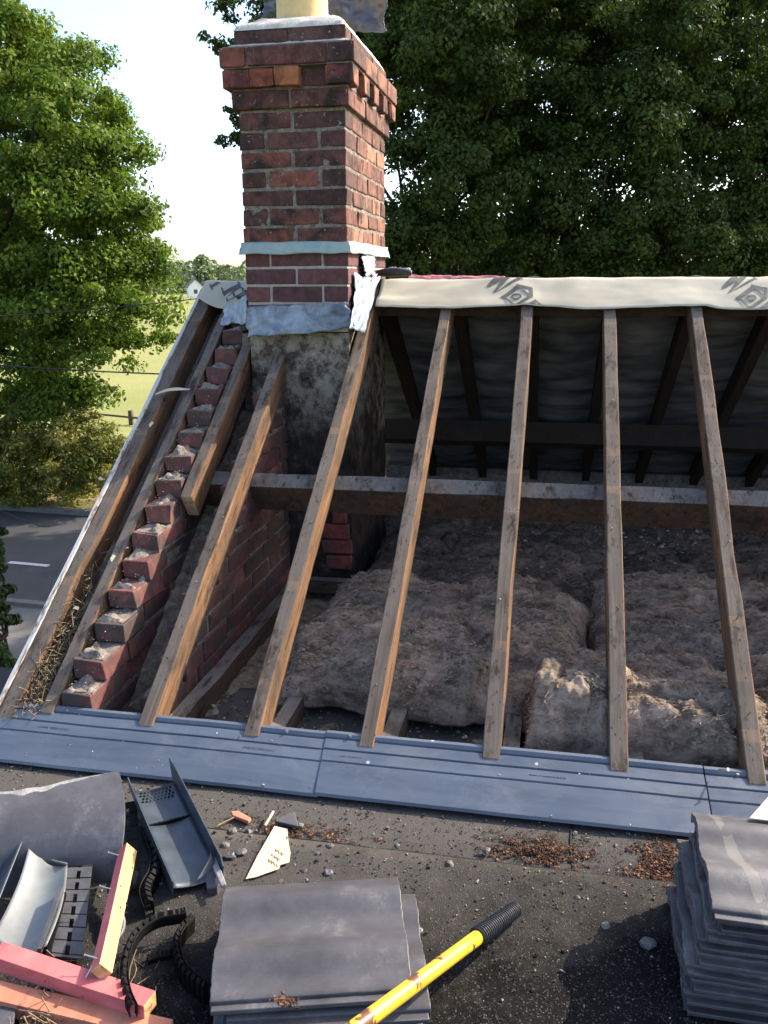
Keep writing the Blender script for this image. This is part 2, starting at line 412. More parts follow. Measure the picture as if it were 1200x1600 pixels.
def ground_mat():
    n = NT('field_grass', .95, .1)
    c = n.ramp(n.noise(.05, 5, .6), [(.35, (.18,.19,.065)), (.65, (.26,.245,.10))])
    c = n.mix(n.ramp(n.noise(1.5, 6, .7), [(.4, 0), (.7, .45)]), c, (.20,.22,.06))
    return n.out(c, n.noise(9, 6), .05)
M['field'] = ground_mat()
def verge_mat():
    n = NT('verge', .95, .1)
    c = n.ramp(n.noise(1.6, 6, .75), [(.35, (.06,.07,.025)), (.52, (.16,.13,.06)), (.68, (.28,.19,.10))])
    return n.out(c, n.noise(14, 6, .7), .04)
M['verge'] = verge_mat()
M['asphalt'] = flat('asphalt', (.045,.045,.046), .9, .3, .004, 120, .15, 0, 1.5)
M['drive'] = flat('driveway_concrete', (.12,.11,.10), .9, .2, .004, 40, .25, 0, 2)
M['white_paint'] = flat('road_paint', (.42,.42,.40), .8, .2, .001, 30, .1)

# ================================================================== THE GROUND, ROAD, ROOFS
def struct(mb, name, m, **k): return tag(mb.build(name, m, **k), kind='structure')
mb = MB(); mb.box((-900, -300, GZ-.5), (900, 1500, GZ)); struct(mb, 'ground', M['field'])
# the road runs roughly parallel with its far edge seen through the trees
ra, rb = PZ(0, 797, GZ), PZ(140, 807, GZ); rd = (rb-ra).normalized(); rn = Vector((-rd.y, rd.x, 0))
def strip(name, o, w0, w1, z, m, l0=-60, l1=60, kerb=0):
    mb = MB(); a = o+rd*l0; b = o+rd*l1
    p = [a+rn*w0, b+rn*w0, b+rn*w1, a+rn*w1]
    mb.prism([Vector((q.x, q.y, GZ-.3)) for q in p], (0, 0, .3+z)); return struct(mb, name, m)
strip('road', ra, -4.3, 0, .004, M['asphalt'])
strip('verge', ra, 0.12, 7.5, .06, M['verge'])
strip('kerb', ra, 0, .12, .10, M['drive'])
strip('driveway', ra, -9.5, -4.42, .05, M['drive'])
strip('kerb', ra, -4.42, -4.3, .10, M['drive'])
for k in range(6):
    c = PZ(45, 882, GZ)+rd*(k-2)*4.2; mb = MB()
    mb.prism([c+rd*s*.36+rn*t*.05+Vector((0, 0, .008)) for s, t in ((-1,-1),(1,-1),(1,1),(-1,1))], (0, 0, .003))
    struct(mb, 'road_marking', M['white_paint'])

# flat roof in the foreground: three laps of felt, each a few mm above the one before
def felt_sheet(y0, y1, z, name):
    mb = MB()
    def fn(u, v):
        x = -2.6+5.8*u; y = y0+(y1-y0)*v
        return (x, y, z+.006*nz((x, y, 0), 2.2)+.002*nz((x, y, 0), 9))
    mb.grid(fn, 90, 24); return struct(mb, name, M['felt'], smooth=True, solid=.004)
felt_sheet(1.77, 2.6, FZ, 'flat_roof')
felt_sheet(.80, 1.80, FZ+.012, 'flat_roof')
felt_sheet(-1.2, .83, FZ+.024, 'flat_roof')
M['bitumen'] = flat('black_bitumen', (.004,.004,.0042), .6, .3, .002, 60, .3)
mb = MB(); mb.tube([(-2.6+.1*i, 1.802+.004*nz((i*.7, 0, 0)), FZ+.010) for i in range(58)], .0045, 6); struct(mb, 'felt_seam', M['bitumen'])
mb = MB(); mb.tube([(.092+.006*nz((i*.7, 5, 0)), 1.80+.03*i, FZ+.001) for i in range(8)], .0035, 6); struct(mb, 'felt_seam', M['bitumen'])
mb = MB(); mb.box((-2.6, -1.2, GZ), (3.2, 2.02, FZ-.03)); tag(mb.build('extension_wall', M['render_white']), 'white rendered single storey extension under the black felt flat roof', 'wall')

# ================================================================== HOUSE: gable wall, loft floor, rear roof
def brick_row(mb, x0, x1, y0, y1, z0, z1, L, off, tints, along='y', j=.0015, gap=.009):
    """bricks of length L laid along y (or x) between the limits"""
    a, b = (y0, y1) if along == 'y' else (x0, x1)
    p = a-off
    while p < b-.01:
        s, e = max(p, a), min(p+L, b)
        if e-s > .025:
            c = rng.choice(tints); k = rng.uniform(.78, 1.2); c = tuple(q*k for q in c)
            jj = rng.uniform(-.003, .003)
            if along == 'y': mb.box((x0+jj, s, z0), (x1+jj, e-gap, z1), col=c, j=j)
            else: mb.box((s, y0+jj, z0), (e-gap, y1+jj, z1), col=c, j=j)
        p += L+.0
RED = [(.17,.062,.053), (.14,.052,.047), (.20,.075,.062), (.11,.05,.045)]
CH = .0722
gable = empty('gable_wall', (-1.4, 2.2, GZ))
tag(gable, 'stepped red brick gable wall with dusty mortar treads between the left rafters', 'wall')
def local(mb, root):
    o = root.location; mb.v = [(x-o.x, y-o.y, z-o.z) for x, y, z in mb.v]; return mb
def leaf(x0, x1, lower, name, ymin=2.13, ymax=3.62, zbot=-1.9):
    mb = MB(); mo = MB(); i = 0; z = -1.22-.0722*9-.004+lower
    while z < .0:
        zt = z+CH-.009
        # where the rafter line lets the course begin
        ys = (zt-lower)*CA/SA+2.25/SA-.015+rng.uniform(-.020, .014)
        ys = max(ys, ymin)
        if ys < ymax-.05:
            brick_row(mb, x0, x1, ys, ymax, z, zt, .222, .111*(i % 2) if ys <= ymin+.001 else rng.choice([0, .111, .06]), RED, j=.006)
            mo.box((x0+.006, ys+.008+rng.uniform(0, .01), z-.010), (x1-.006, ymax, zt-.004+rng.uniform(.002, .007)), j=.001)
            # crumbly mortar bed left on the tread
            def fn(u, v, ys=ys, zt=zt, i=i):
                x = x0+.008+(x1-x0-.016)*u; y = ys+.008+.115*v
                e = min(u, 1-u, v, 1-v)*7
                return (x, y, zt-.003+min(1, max(0, e))*(.010+.026*fbm((x, y, i), 18)))
            mo.grid(fn, 12, 14)
        z += CH; i += 1
    local(mb, gable).build(name, M['brick_loft'], gable, bevel=.004, color=True)
    local(mo, gable).build('mortar', M['mortar_dust'], gable)
leaf(-1.452, -1.35, .012, 'outer_brickwork', ymax=4.0)
leaf(-1.238, -1.136, -.10, 'inner_brickwork')
mb = MB(); mb.box((-1.45, 2.14, GZ), (-1.14, 5.9, -1.90)); mb.box((-1.446, 4.0, -1.9), (-1.144, 4.4, -.30)); mb.box((-1.347, 3.64, -1.9), (-1.286, 4.0, -.22)); mb.box((-1.45, 4.4, -1.9), (-1.14, 5.6, -1.2))
local(mb, gable).build('lower_wall', M['mortar_dust'], gable)
# low outer face of the gable below the barge board
mb = MB(); mb.box((-1.60, 2.16, GZ), (-1.47, 5.9, -1.42)); 
local(mb, gable).build('outer_face', M['brick_loft'], gable, color=True)
mb = MB(); mb.box((-1.13, 2.06, GZ), (3.2, 2.20, -1.42)); mb.box((-1.13, 5.80, GZ), (3.2, 5.95, -1.25)); mb.box((3.07, 2.2, GZ), (3.2, 5.8, -1.42))
tag(mb.build('house_wall', M['mortar_dust']), 'house wall carrying the feet of the bare rafters', 'wall')

def loft_fn(u, v):
    x = -1.135+4.2*u; y = 2.19+3.6*v
    return (x, y, -1.375+.022*fbm((x, y, 1), 4)+.012*fbm((x, y, 5), 16))
mb = MB(); mb.grid(loft_fn, 260, 220)
tag(mb.build('loft_floor', M['dirt'], smooth=True), kind='structure')
mb = MB()
def gap_fn(u, v):
    x = -1.352+.118*u; y = 2.19+1.4*v; return (x, y, roofZ(y)-.27+.02*fbm((x, y, 0), 12))
mb.grid(gap_fn, 12, 90); tag(mb.build('cavity_rubble', M['dirt'], smooth=True), kind='stuff', label='dusty rubble filling the cavity between the two brick leaves', cat='rubble')

# rafters --------------------------------------------------------------
def beam(mb, w, L, d, N=26, wob=.0016, notch=0, top=0, side=1, end=2, r=None):
    r = r or rng
    st = []; seed = r.uniform(0, 50)
    for i in range(N+1):
        y = L*i/N; k = []
        for a, b in ((-1, 0), (1, 0), (1, -1), (-1, -1)):
            dx = wob*1.6*noise.noise((seed+a*3, y*5, b*2.0)); dz = wob*noise.noise((seed+9+a, y*9, b))
            if notch and b == 0 and a == 1:
                h = noise.noise((seed+5, y*2.6, 0)); dx -= notch*max(0, h-.12)*3
            k.append(Vector((a*w/2+dx, y, b*d+dz)))
        st.append(k)
    for i in range(N):
        A, B = st[i], st[i+1]
        for s, mi in ((0, top), (1, side), (2, side), (3, side)):
            mb.add([A[s], A[(s+1) % 4], B[(s+1) % 4], B[s]], [(0, 1, 2, 3)], mi)
    mb.add(st[0], [(3, 2, 1, 0)], end); mb.add(st[N], [(0, 1, 2, 3)], end)
WM = [M['wood_top'], M['wood_side'], M['wood_end']]
def weld(o):
    import bmesh
    bm = bmesh.new(); bm.from_mesh(o.data); bmesh.ops.remove_doubles(bm, verts=bm.verts, dist=.00005); bm.to_mesh(o.data); bm.free()
def rafter(name, xc, y0, y1, w, d, label, group='bare rafters of the opened front slope', mats=WM, off=0, cat='rafter', notch=.004):
    L = (y1-y0)/CA; mb = MB(); beam(mb, w, L, d, notch=notch)
    o = mb.build(name, mats, loc=(xc, y0, roofZ(y0)+off), rot=(ALPHA, 0, 0)); weld(o)
    md = o.modifiers.new('bevel', 'BEVEL'); md.width = .0028; md.segments = 1; md.limit_method = 'ANGLE'; md.angle_limit = rad(50)
    tag(o, label, cat, group)
    return o
RX = {'c': -1.154, 'd': -.822, 'e': -.477, 'f': -.125, 'g': .2165, 'h': .564}
RW = .047
spec = [('c', -1.154, 2.13, 3.56, 'long rafter running up to the front of the chimney breast'),
        ('d', -.822, 2.13, 3.965, 'rafter running tight past the right side of the chimney'),
        ('e', -.477, 2.13, 3.965, 'second rafter to the right of the chimney, its foot beside a short joist end'),
        ('f', -.127, 2.13, 3.965, 'third rafter to the right of the chimney, below the printed house symbol'),
        ('g', .2165, 2.13, 3.965, 'upright looking rafter with orange batten marks, fourth right of the chimney'),
        ('h', .566, 2.13, 3.965, 'knotty rafter furthest to the right in the opened roof')]
raf = {}
for k, xc, y0, y1, lab in spec:
    raf[k] = rafter('rafter', xc, y0, y1, RW+(.003 if k in 'fg' else 0), .10, lab)
for i in range(4):
    rafter('rafter', .91+.345*i, 2.13, 3.965, RW, .10, 'bare rafter beyond the right end of the opened roof')
rafter('rafter', -1.483, 2.14, 3.95, .044, .10, 'old grey rafter lying against the brick steps of the gable wall')
rafter('rafter', -1.318, 2.885, 3.68, .045, .11, 'short sawn off rafter hanging between the brick steps and the chimney')
barge = rafter('barge_rafter', -1.612, 2.10, 3.95, .055, .15, 'outermost rafter along the roof verge with a flaking white painted edge', notch=.010)
mb = MB(); beam(mb, .014, 2.26, .16, top=0, side=0, end=0)
e = mb.build('painted_edge', M['white_edge'], barge, loc=(-.036, -.01, .006))
# grey soffit boards low between verge rafter and next rafter
mb = MB(); beam(mb, .082, 2.2, .018, wob=.003)
tag(mb.build('verge_board', M['wood_grey'], loc=(-1.545, 2.14, roofZ(2.14)-.115), rot=(ALPHA, 0, 0)), 'grey board lying low between the verge rafter and the next rafter', 'board')
# old batten nails left standing in the rafters, paint flakes along the verge
M['rust'] = flat('rusty_iron', (.10,.05,.03), .8, .3, .001, 60, .3, .4)
rn_ = random.Random(77)
for k, o in raf.items():
    for i in range(6):
        y = .22+.31*i+rn_.uniform(-.02, .02); x = rn_.uniform(-.012, .012); l = rn_.uniform(.006, .020); tx, ty = rn_.gauss(0, .4), rn_.gauss(0, .5)
        if y > (2.2 if k != 'c' else 1.6): continue
        q = MB(); a = Vector((x, y, -.002)); b = a+Vector((tx*l, ty*l, l)); q.tube([a, b], .0014, 6); q.tube([b, b+(b-a).normalized()*.0008], .0025, 8); q.build('nail', M['rust'] if rn_.random() < .8 else M['steel'], o)
for i, (px, py) in enumerate(((157, 748), (214, 672), (236, 663), (176, 872), (119, 950), (228, 640), (137, 905))):
    p = PR(px, py, .012); q = MB(); a = rn_.uniform(0, 6); w = Vector((math.cos(a), math.sin(a)*CA, math.sin(a)*SA))*rn_.uniform(.008, .016); h = Vector((-w.y*.5, w.x*.5, .004))
    q.prism([-w-h, w-h*.6, w*.8+h, -w*.6+h*.8], (0, 0, .0012))
    tag(q.build('paint_flake', M['paper'], loc=p), 'one of the small white paint flakes lying along the verge rafter', 'flake', 'white paint flakes along the verge rafter')
# ridge board and rear rafters
mb = MB(); mb.box((-1.62, 4.015, ZR-.17), (3.2, 4.04, ZR-.035)); tag(mb.build('ridge_board', M['wood_dark'], bevel=.002), 'dark ridge board under the cream membrane', 'board')
def rearZ(y): return ZR-(y-YR)*SA/CA
RP = ['behind the chimney side', 'behind the second rafter gap', 'seen dark between the second and third front rafters', 'seen behind the upright rafter', 'seen left of the knotty right hand rafter', 'slanting at the right edge of the dark loft']
for i in range(9):
    xc = -.80+.345*i
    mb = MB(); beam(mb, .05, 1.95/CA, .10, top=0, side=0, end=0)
    o = mb.build('rear_rafter', M['wood_shaded'], loc=(xc, YR+.01+1.95, rearZ(YR+.01+1.95)-.006), rot=(ALPHA, 0, rad(180))); weld(o)
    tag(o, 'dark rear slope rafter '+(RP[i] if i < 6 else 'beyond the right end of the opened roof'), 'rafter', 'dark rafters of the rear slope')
def rear_fn(u, v):
    x = -1.16+4.3*u; y = YR+.02+1.99*v; k = (x+.80)/.345; fr = abs(((k % 1)-.5)*2)
    sag = .022*(1-fr**2)*(x > -.8)
    return (x, y, rearZ(y)+.012-sag+.016*fbm((x*1.2, y*7, 0), 1.6))
mb = MB(); mb.grid(rear_fn, 200, 70); tag(mb.build('rear_underlay', M['inner_membrane'], smooth=True, solid=.002), 'grey blue quilted underlay sagging between the dark rear rafters', 'membrane')
mb = MB()
def rt(u, v):
    x = -1.66+4.9*u; y = YR+.20+1.95*v; return (x, y, rearZ(y)+.03+.022*abs(math.sin(x*math.pi/.15)))
mb.grid(rt, 260, 14); tag(mb.build('rear_roof', M['tile'], smooth=True, solid=.012), 'dark tiled rear slope of the roof beyond the ridge', 'roof')
# purlins
def purlin(name, y, z, x0, x1, w, h, mats, lab, sgn=1):
    mb = MB(); beam(mb, w, x1-x0, h, N=40, wob=.004, top=0, side=1, end=1)
    # beam runs along local y: rotate to lie along world x
    Mx = Matrix(((0, 1, 0), (-CA, 0, -SA*sgn), (-SA*sgn, 0, CA)))
    mb.v = [tuple(Matrix(((0, 1, 0), (CA*-1, 0, -SA), (-SA, 0, CA))) @ Vector(v)) if sgn > 0 else tuple(Matrix(((0, 1, 0), (-CA, 0, SA), (SA, 0, CA))) @ Vector(v)) for v in mb.v]
    o = mb.build(name, mats, loc=(x0, y, z)); weld(o)
    return tag(o, lab, 'purlin')
# top face centre of front purlin sits 0.10 under the roof plane
purlin('purlin', 3.10, roofZ(3.10)-.102/CA, -1.345, 3.1, .072, .135, [M['wood_grey'], M['wood_dark']], 'long brown purlin crossing under the bare rafters in front of the chimney')
purlin('purlin', 5.07, rearZ(5.07)-.105/CA, -1.1, 3.1, .07, .13, [M['wood_shaded'], M['wood_shaded']], 'dark purlin low under the rear rafters', -1)

# joists and insulation -------------------------------------------------
def joist(x, y0, y1, zt, w, h, lab, m='wood_grey'):
    mb = MB(); beam(mb, w, y1-y0, h, wob=.003, top=0, side=1, end=2)
    o = mb.build('ceiling_joist', [M[m], M['wood_dark'], M['wood_end']], loc=(x, y0, zt)); weld(o)
    return tag(o, lab, 'joist', 'ceiling joists of the loft')
joist(-1.098, 2.22, 3.45, -1.296, .052, .09, 'long grey joist lying on the floor along the foot of the brick gable wall')
joist(-.775, 2.21, 4.4, -1.296, .048, .09, 'joist end beside the foot of the rafter that passes the chimney')
joist(-.430, 2.21, 4.4, -1.296, .048, .09, 'joist end beside the foot of the second rafter right of the chimney')
joist(-.075, 2.21, 4.4, -1.296, .048, .09, 'joist end beside the foot of the third rafter right of the chimney')
joist(.267, 2.21, 4.4, -1.296, .048, .09, 'joist end beside the foot of the upright rafter')
joist(.617, 2.21, 4.4, -1.296, .048, .09, 'joist end beside the foot of the right hand knotty rafter')
mb = MB(); beam(mb, .05, .75, .06, wob=.003)
o = mb.build('cross_timber', [M['wood_grey'], M['wood_dark'], M['wood_end']], loc=(-1.13, 3.50, -1.28), rot=(0, 0, rad(-90))); tag(o, 'grey cross timber on the floor in front of the chimney foot', 'timber')

def batt(name, x0, x1, y0, y1, zb, zt, lab, mat='insulation', seed=0, rot=0, roll=0, lump=.03, n=(120, 90)):
    mb = MB()
    def fn(u, v):
        s, t = u*2-1, v*2-1
        ex = (1-abs(s)**7)**.5 if abs(s) < 1 else 0; ey = (1-abs(t)**7)**.5 if abs(t) < 1 else 0
        e = min(ex, 1)*min(ey, 1)
        x = x0+(x1-x0)*u; y = y0+(y1-y0)*v
        # belly: the rim bulges outwards below the top
        x += .034*fbm((x, y, seed), 5)*1.2+s*.010; y += .065*fbm((x, y, seed+3), 4.5, 2, 5)
        hgt = (zt-zb)*e
        z = zb+hgt+e*(lump*.75*fbm((x, y, seed), 3.5, 1, 5)+.010*fbm((x*1.3, y, seed), 13, 4, 5)+.005*fbm((x, y, seed), 50, 4, 3)+.020*(.5-abs(fbm((x*.8+fbm((x,y,1),3)*.15, y*1.7, seed), 5, 7, 3)))+(.016+.02*max(0, .4-v))*(.6-abs(fbm((x*.55, y*2.6+.5*fbm((x*.9, y, seed), 2.5), seed), 4.2, 3, 4))*1.6))
        cr = abs(noise.noise((x*2.6+seed, y*4.2, seed*1.7))); z -= e*.055*max(0, 1-cr*8)
        cr = abs(noise.noise((x*6+seed, y*5, seed*.7+8))); z -= e*.012*max(0, 1-cr*7)
        if roll: z += roll*e*math.exp(-((v-.25)/.22)**2)
        return (x, y, z)
    mb.grid(fn, *n)
    def bt(u, v):
        p = fn(u, v); return p
    # skirt that rounds under the batt
    ring = [(i/60, 0) for i in range(60)]+[(1, i/40) for i in range(40)]+[(1-i/60, 1) for i in range(60)]+[(0, 1-i/40) for i in range(40)]
    top = [Vector(fn(*p)) for p in ring]; c = Vector(((x0+x1)/2, (y0+y1)/2, zb))
    mid = [Vector((p.x+(p.x-c.x)*-.02, p.y+(.012 if p.y < c.y else -.012), zb-.012)) for p in top]
    nn = len(top); mb.add(top+mid, [(i, nn+i, nn+(i+1) % nn, (i+1) % nn) for i in range(nn)])
    root = mb.build(name, M[mat], smooth=True)
    gq = np.random.default_rng(seed+50); m = int(5500*(x1-x0)*(y1-y0)/.8*(.45 if y0 > 3.3 else 1)); V = []; F = []
    for _ in range(m):
        u, v = gq.uniform(.01, .99), gq.uniform(0, 1)**1.4; p = Vector(fn(u, v)); a = gq.normal(0, .55)+1.5*nz((p.x*3, p.y*3, seed), 1); L = gq.uniform(.010, .038)
        d = Vector((math.cos(a), math.sin(a), gq.normal(0, .22))); side = Vector((-d.y, d.x, gq.normal(0, .5)))*gq.uniform(.0004, .0009); p.z += .0022; q1 = p+d*L*.5+Vector((0, 0, gq.normal(0, .002))); q0 = p-d*L*.5
        b = len(V); mid = p+Vector((0, 0, .0012))+side*4; V += [tuple(q0-side), tuple(q0+side), tuple(mid+side), tuple(mid-side), tuple(q1+side*.5), tuple(q1-side*.5)]; F += [(b, b+1, b+2, b+3), (b+3, b+2, b+4, b+5)]
    fm = MB(); fm.v = V; fm.f = F; fm.m = [0]*len(F); fm.c = [(1, 1, 1)]*len(F)
    if x1-x0 > .3: fm.build('loose_fibres', M['fibre'] if y0 < 3.3 else M['fibre_dark'], root)
    gq = np.random.default_rng(seed); m = int(2600*(x1-x0)*(y1-y0)/.8); C = []; Nq = []
    for _ in range(m):
        u, v = gq.uniform(.01, .99), gq.uniform(.0, 1)**1.3
        p = fn(u, v); C.append((p[0], p[1], p[2]+.001)); Nq.append((gq.normal(0, .3), gq.normal(-.2, .3), 1.4))
    leaf_mesh('torn_flakes', np.array(C), np.array(Nq), .017, M[mat], root, seed, (1, 1), .30) if m > 500 else None
    return tag(root, lab, 'insulation', 'mineral wool batts on the loft floor')
batt('insulation_batt', -.84, .16, 2.42, 3.42, -1.33, -1.165, 'large grey brown wool batt with a curled front lip left of the middle rafters', seed=1, lump=.035, roll=.02)
batt('insulation_batt', -.045, .66, 2.26, 2.80, -1.32, -1.185, 'thick crumpled roll of pinkish wool at the front behind the upright rafter', seed=4, lump=.04, roll=.03)
batt('insulation_batt', .18, 1.40, 2.78, 3.55, -1.33, -1.165, 'flat wool batt right of the dark seam, behind the crumpled roll', seed=7, lump=.02)
batt('insulation_batt', .60, 1.7, 2.34, 2.80, -1.32, -1.17, 'folded wool batt at the right end of the front row', seed=9, lump=.04, roll=.02)
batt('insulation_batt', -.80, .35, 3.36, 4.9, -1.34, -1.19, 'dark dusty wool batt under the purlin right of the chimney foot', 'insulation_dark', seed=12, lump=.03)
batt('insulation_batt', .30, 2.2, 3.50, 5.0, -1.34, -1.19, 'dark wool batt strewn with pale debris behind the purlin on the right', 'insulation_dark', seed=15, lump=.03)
batt('insulation_batt', -.02, .14, 2.30, 2.62, -1.32, -1.135, 'small torn lump of wool between the middle rafters', seed=19, lump=.03, n=(50, 60))

# pale debris on the far batts, straw in the verge gap, grit between joists
def scatter(name, mat, n, region, size, cols, lab, cat, aspect=1, flatn=.4, kind='stuff', seed=1, zfn=None):
    r = random.Random(seed); mb = MB()
    for _ in range(n):
        x, y, z = region(r)
        s = r.uniform(*size)*(1 if r.random() < .85 else 1.8); a = r.uniform(0, 6.28); c = r.choice(cols); k = r.uniform(.7, 1.25); c = tuple(q*k for q in c)
        ca, sa = math.cos(a), math.sin(a); pts = []
        m = 5; hh = s*flatn
        ang = sorted(r.uniform(0, 6.28) for _ in range(m))
        base = [(s*math.cos(t)*aspect*r.uniform(.6, 1), s*math.sin(t)*r.uniform(.6, 1)) for t in ang]
        tilt = r.uniform(-.35, .35)
        P0 = [Vector((x+bx*ca-by*sa, y+bx*sa+by*ca, z+bx*tilt*.4)) for bx, by in base]
        P1 = [Vector((x+(bx*ca-by*sa)*.7, y+(bx*sa+by*ca)*.7, z+bx*tilt*.4+hh*r.uniform(.7, 1.2))) for bx, by in base]
        mb.add(P0+P1, [tuple(range(m, 2*m))]+[(i, (i+1) % m, m+(i+1) % m, m+i) for i in range(m)], 0, c)
    o = mb.build(name, mat, color=True)
    tag(o, lab, cat, kind=kind); return o
scatter('plaster_debris', M['chips'], 260, lambda r: (lambda x, y: (x, y, -1.185))(r.gauss(.45, .4), r.gauss(4.0, .28)), (.003, .013), [(.26,.24,.21), (.18,.16,.14), (.12,.10,.09)], 'pale plaster crumbs strewn over the dark far insulation', 'debris', seed=4)
scatter('loft_grit', M['chips'], 1500, lambda r: (r.uniform(-1.12, 1.3), r.uniform(2.2, 2.55), -1.372+r.uniform(0, .012)), (.002, .008), [(.26,.20,.13), (.14,.105,.07), (.36,.29,.19), (.07,.055,.04)], 'gritty brown rubble between the joist ends behind the plastic trays', 'debris', seed=5)
scatter('brick_crumbs', M['chips'], 260, lambda r: (lambda x, y: (x, y, roofZ(y)+.02))(r.uniform(-1.445, -1.36), r.uniform(2.2, 3.5)), (.0012, .0045), [(.26,.23,.20), (.16,.13,.11), (.2,.08,.06)], 'crumbs of mortar lying on the brick steps', 'debris', seed=6)

def straw(name, n, region, L, mat, lab, cat, seed=2, rr=.0011):
    r = random.Random(seed); mb = MB()
    for _ in range(n):
        p = Vector(region(r)); d = Vector((r.gauss(0, .5), r.gauss(.2, 1), r.gauss(.25, .45))).normalized(); l = r.uniform(*L)
        bend = Vector((r.gauss(0, 1), r.gauss(0, 1), r.gauss(-.3, 1)))*l*.22
        path = [p-d*l*.5, p+bend*.6, p+d*l*.5+bend*.2]
        mb.tube(path, rr*r.uniform(.7, 1.4), 4, cap=False)
    return tag(mb.build(name, M[mat], smooth=True), lab, cat, kind='stuff')
straw('dry_straw', 1500, lambda r: (lambda y: (r.uniform(-1.585, -1.51), y, roofZ(y)-r.uniform(.015, .12)))(2.12+abs(r.gauss(0, .17))), (.03, .11), 'straw', 'tangle of dry straw packed between the verge rafter and the next rafter', 'straw')
straw('dry_straw', 60, lambda r: (r.uniform(-1.1, 1.0), r.uniform(2.22, 2.5), -1.355), (.03, .09), 'straw', 'loose straws on the grit between the joist ends', 'straw', seed=8, rr=.0008)

# ================================================================== CHIMNEY
chim = empty('chimney', (-1.065, 3.95, -1.4))
tag(chim, 'tall red brick chimney with projecting corbelled head and buff pot', 'chimney')
CX0, CX1, CY0, CY1 = -1.284, -.845, 3.55, 4.355
OLD = [(.125,.052,.042), (.105,.046,.040), (.15,.058,.044), (.085,.042,.037), (.19,.066,.046), (.115,.052,.044)]
SUN_SIDE = [(.22,.095,.062), (.18,.080,.055), (.26,.12,.075), (.15,.07,.05)]  # sunlight on the chimney's right face painted in as brighter brick tints
NEW = [(.110,.050,.050), (.095,.044,.046), (.13,.055,.052)]
def ring_course(mb, x0, x1, y0, y1, z0, z1, tints, odd, g=.010, j=.0015, side=None):
    """one course of 102 mm deep bricks all the way round"""
    t = .1025; L = .2145+g; sidet = side
    def row(a, b, fixed, side):
        p = a; out = []
        # choose brick lengths that close the course
        n = max(1, round((b-a+g)/L)); ln = (b-a+g)/n
        for i in range(n): out.append((a+i*ln, a+(i+1)*ln-g))
        for s, e in out:
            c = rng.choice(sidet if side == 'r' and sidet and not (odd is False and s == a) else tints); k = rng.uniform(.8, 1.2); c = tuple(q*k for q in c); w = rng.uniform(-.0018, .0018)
            if side == 'f': mb.box((s, y0+w, z0), (e, y0+t, z1), col=c, j=j)
            elif side == 'b': mb.box((s, y1-t, z0), (e, y1-w, z1), col=c, j=j)
            elif side == 'l': mb.box((x0+w, s, z0), (x0+t, e, z1), col=c, j=j)
            else: mb.box((x1-t, s, z0), (x1-w, e, z1), col=c, j=j)
    if odd:   # stretchers right across the front, side begins behind them
        row(x0, x1, 0, 'f'); row(x0, x1, 0, 'b'); row(y0+t+g, y1-t-g, 0, 'l'); row(y0+t+g, y1-t-g, 0, 'r')
    else:     # half, full, half across the front
        row(x0+t+g, x1-t-g, 0, 'f'); row(x0+t+g, x1-t-g, 0, 'b'); row(y0, y1, 0, 'l'); row(y0, y1, 0, 'r')
def core(mb, x0, x1, y0, y1, z0, z1, i=.006): mb.box((x0+i, y0+i, z0), (x1-i, y1-i, z1), j=0)
# z of course beds: band (lead) 0.108-0.16, courses of .0722 above and below
low, hi = MB(), MB(); mlow, mhi = MB(), MB()
z = .135; k = 0; zz = [];
zc = .131
while zc > -.15:
    zc -= .0715; ring_course(low, CX0, CX1, CY0, CY1, zc, zc+.0615, NEW, k % 2 == 1); k += 1
core(mlow, CX0, CX1, CY0, CY1, -.205, .132, .0045)
# first course below the band is the half/full/half one
zc = .150; k = 1
while zc < .64:
    ring_course(hi, CX0, CX1, CY0, CY1, zc, zc+.0615, OLD, k % 2 == 1, g=.015, j=.0035, side=SUN_SIDE); zc += .0725; k += 1
ztop = zc
core(mhi, CX0, CX1, CY0, CY1, .132, ztop+.005, .005)
# corbel courses
o1, o2, o3 = .018, .045, .020
ring_course(hi, CX0-o1, CX1+o1, CY0-o1, CY1+o1, ztop, ztop+.066, OLD[:4], True, g=.008, j=.002, side=SUN_SIDE); core(mhi, CX0-o1, CX1+o1, CY0-o1, CY1+o1, ztop+.001, ztop+.075)
z2 = ztop+.0745
# dentil course: every other header stands out
core(mhi, CX0-o1, CX1+o1, CY0-o1, CY1+o1, z2-.004, z2+.070, .004)
n = 8; y0, y1 = CY0-o2, CY1+o2; st = (y1-y0)/9
dent = MB()
for i in range(9):
    out = (i % 2 == 0)
    for sx in (1, -1):
        xo = (CX1+(o2 if out else o1*.6)) if sx > 0 else (CX0-(o2 if out else o1*.9)); xi = xo-sx*.11
        c = rng.choice(SUN_SIDE if sx > 0 else OLD); a, b = sorted((xo, xi)); dent.box((a, y0+i*st+.003, z2), (b, y0+(i+1)*st-.003, z2+.066), col=c, j=.002)
fx = [(-1, .000), (0, .0), (1, .006), (2, -.024), (3, 0)]
xs0 = CX0-o2+.004; ww = (CX1-CX0+2*o2-.008)/5
for i, (q, pr) in enumerate(fx):
    if i in (0, 4): pass
    c = [(.15,.05,.038), (.21,.062,.036), (.34,.12,.055), (.085,.035,.032), (.19,.055,.04)][i]
    dent.box((xs0+i*ww+.003, CY0-o2-pr, z2), (xs0+(i+1)*ww-.003, CY0+.06, z2+.066), col=c, j=.002)
    dent.box((xs0+i*ww+.003, CY1-.06, z2), (xs0+(i+1)*ww-.003, CY1+o2, z2+.066), col=c, j=.002)
z3 = z2+.0745
ring_course(hi, CX0-o2-.004, CX1+o2+.004, CY0-o2-.004, CY1+o2+.004, z3, z3+.068, OLD, False, g=.008, j=.002, side=SUN_SIDE); core(mhi, CX0-o2, CX1+o2, CY0-o2, CY1+o2, z3-.005, z3+.074)
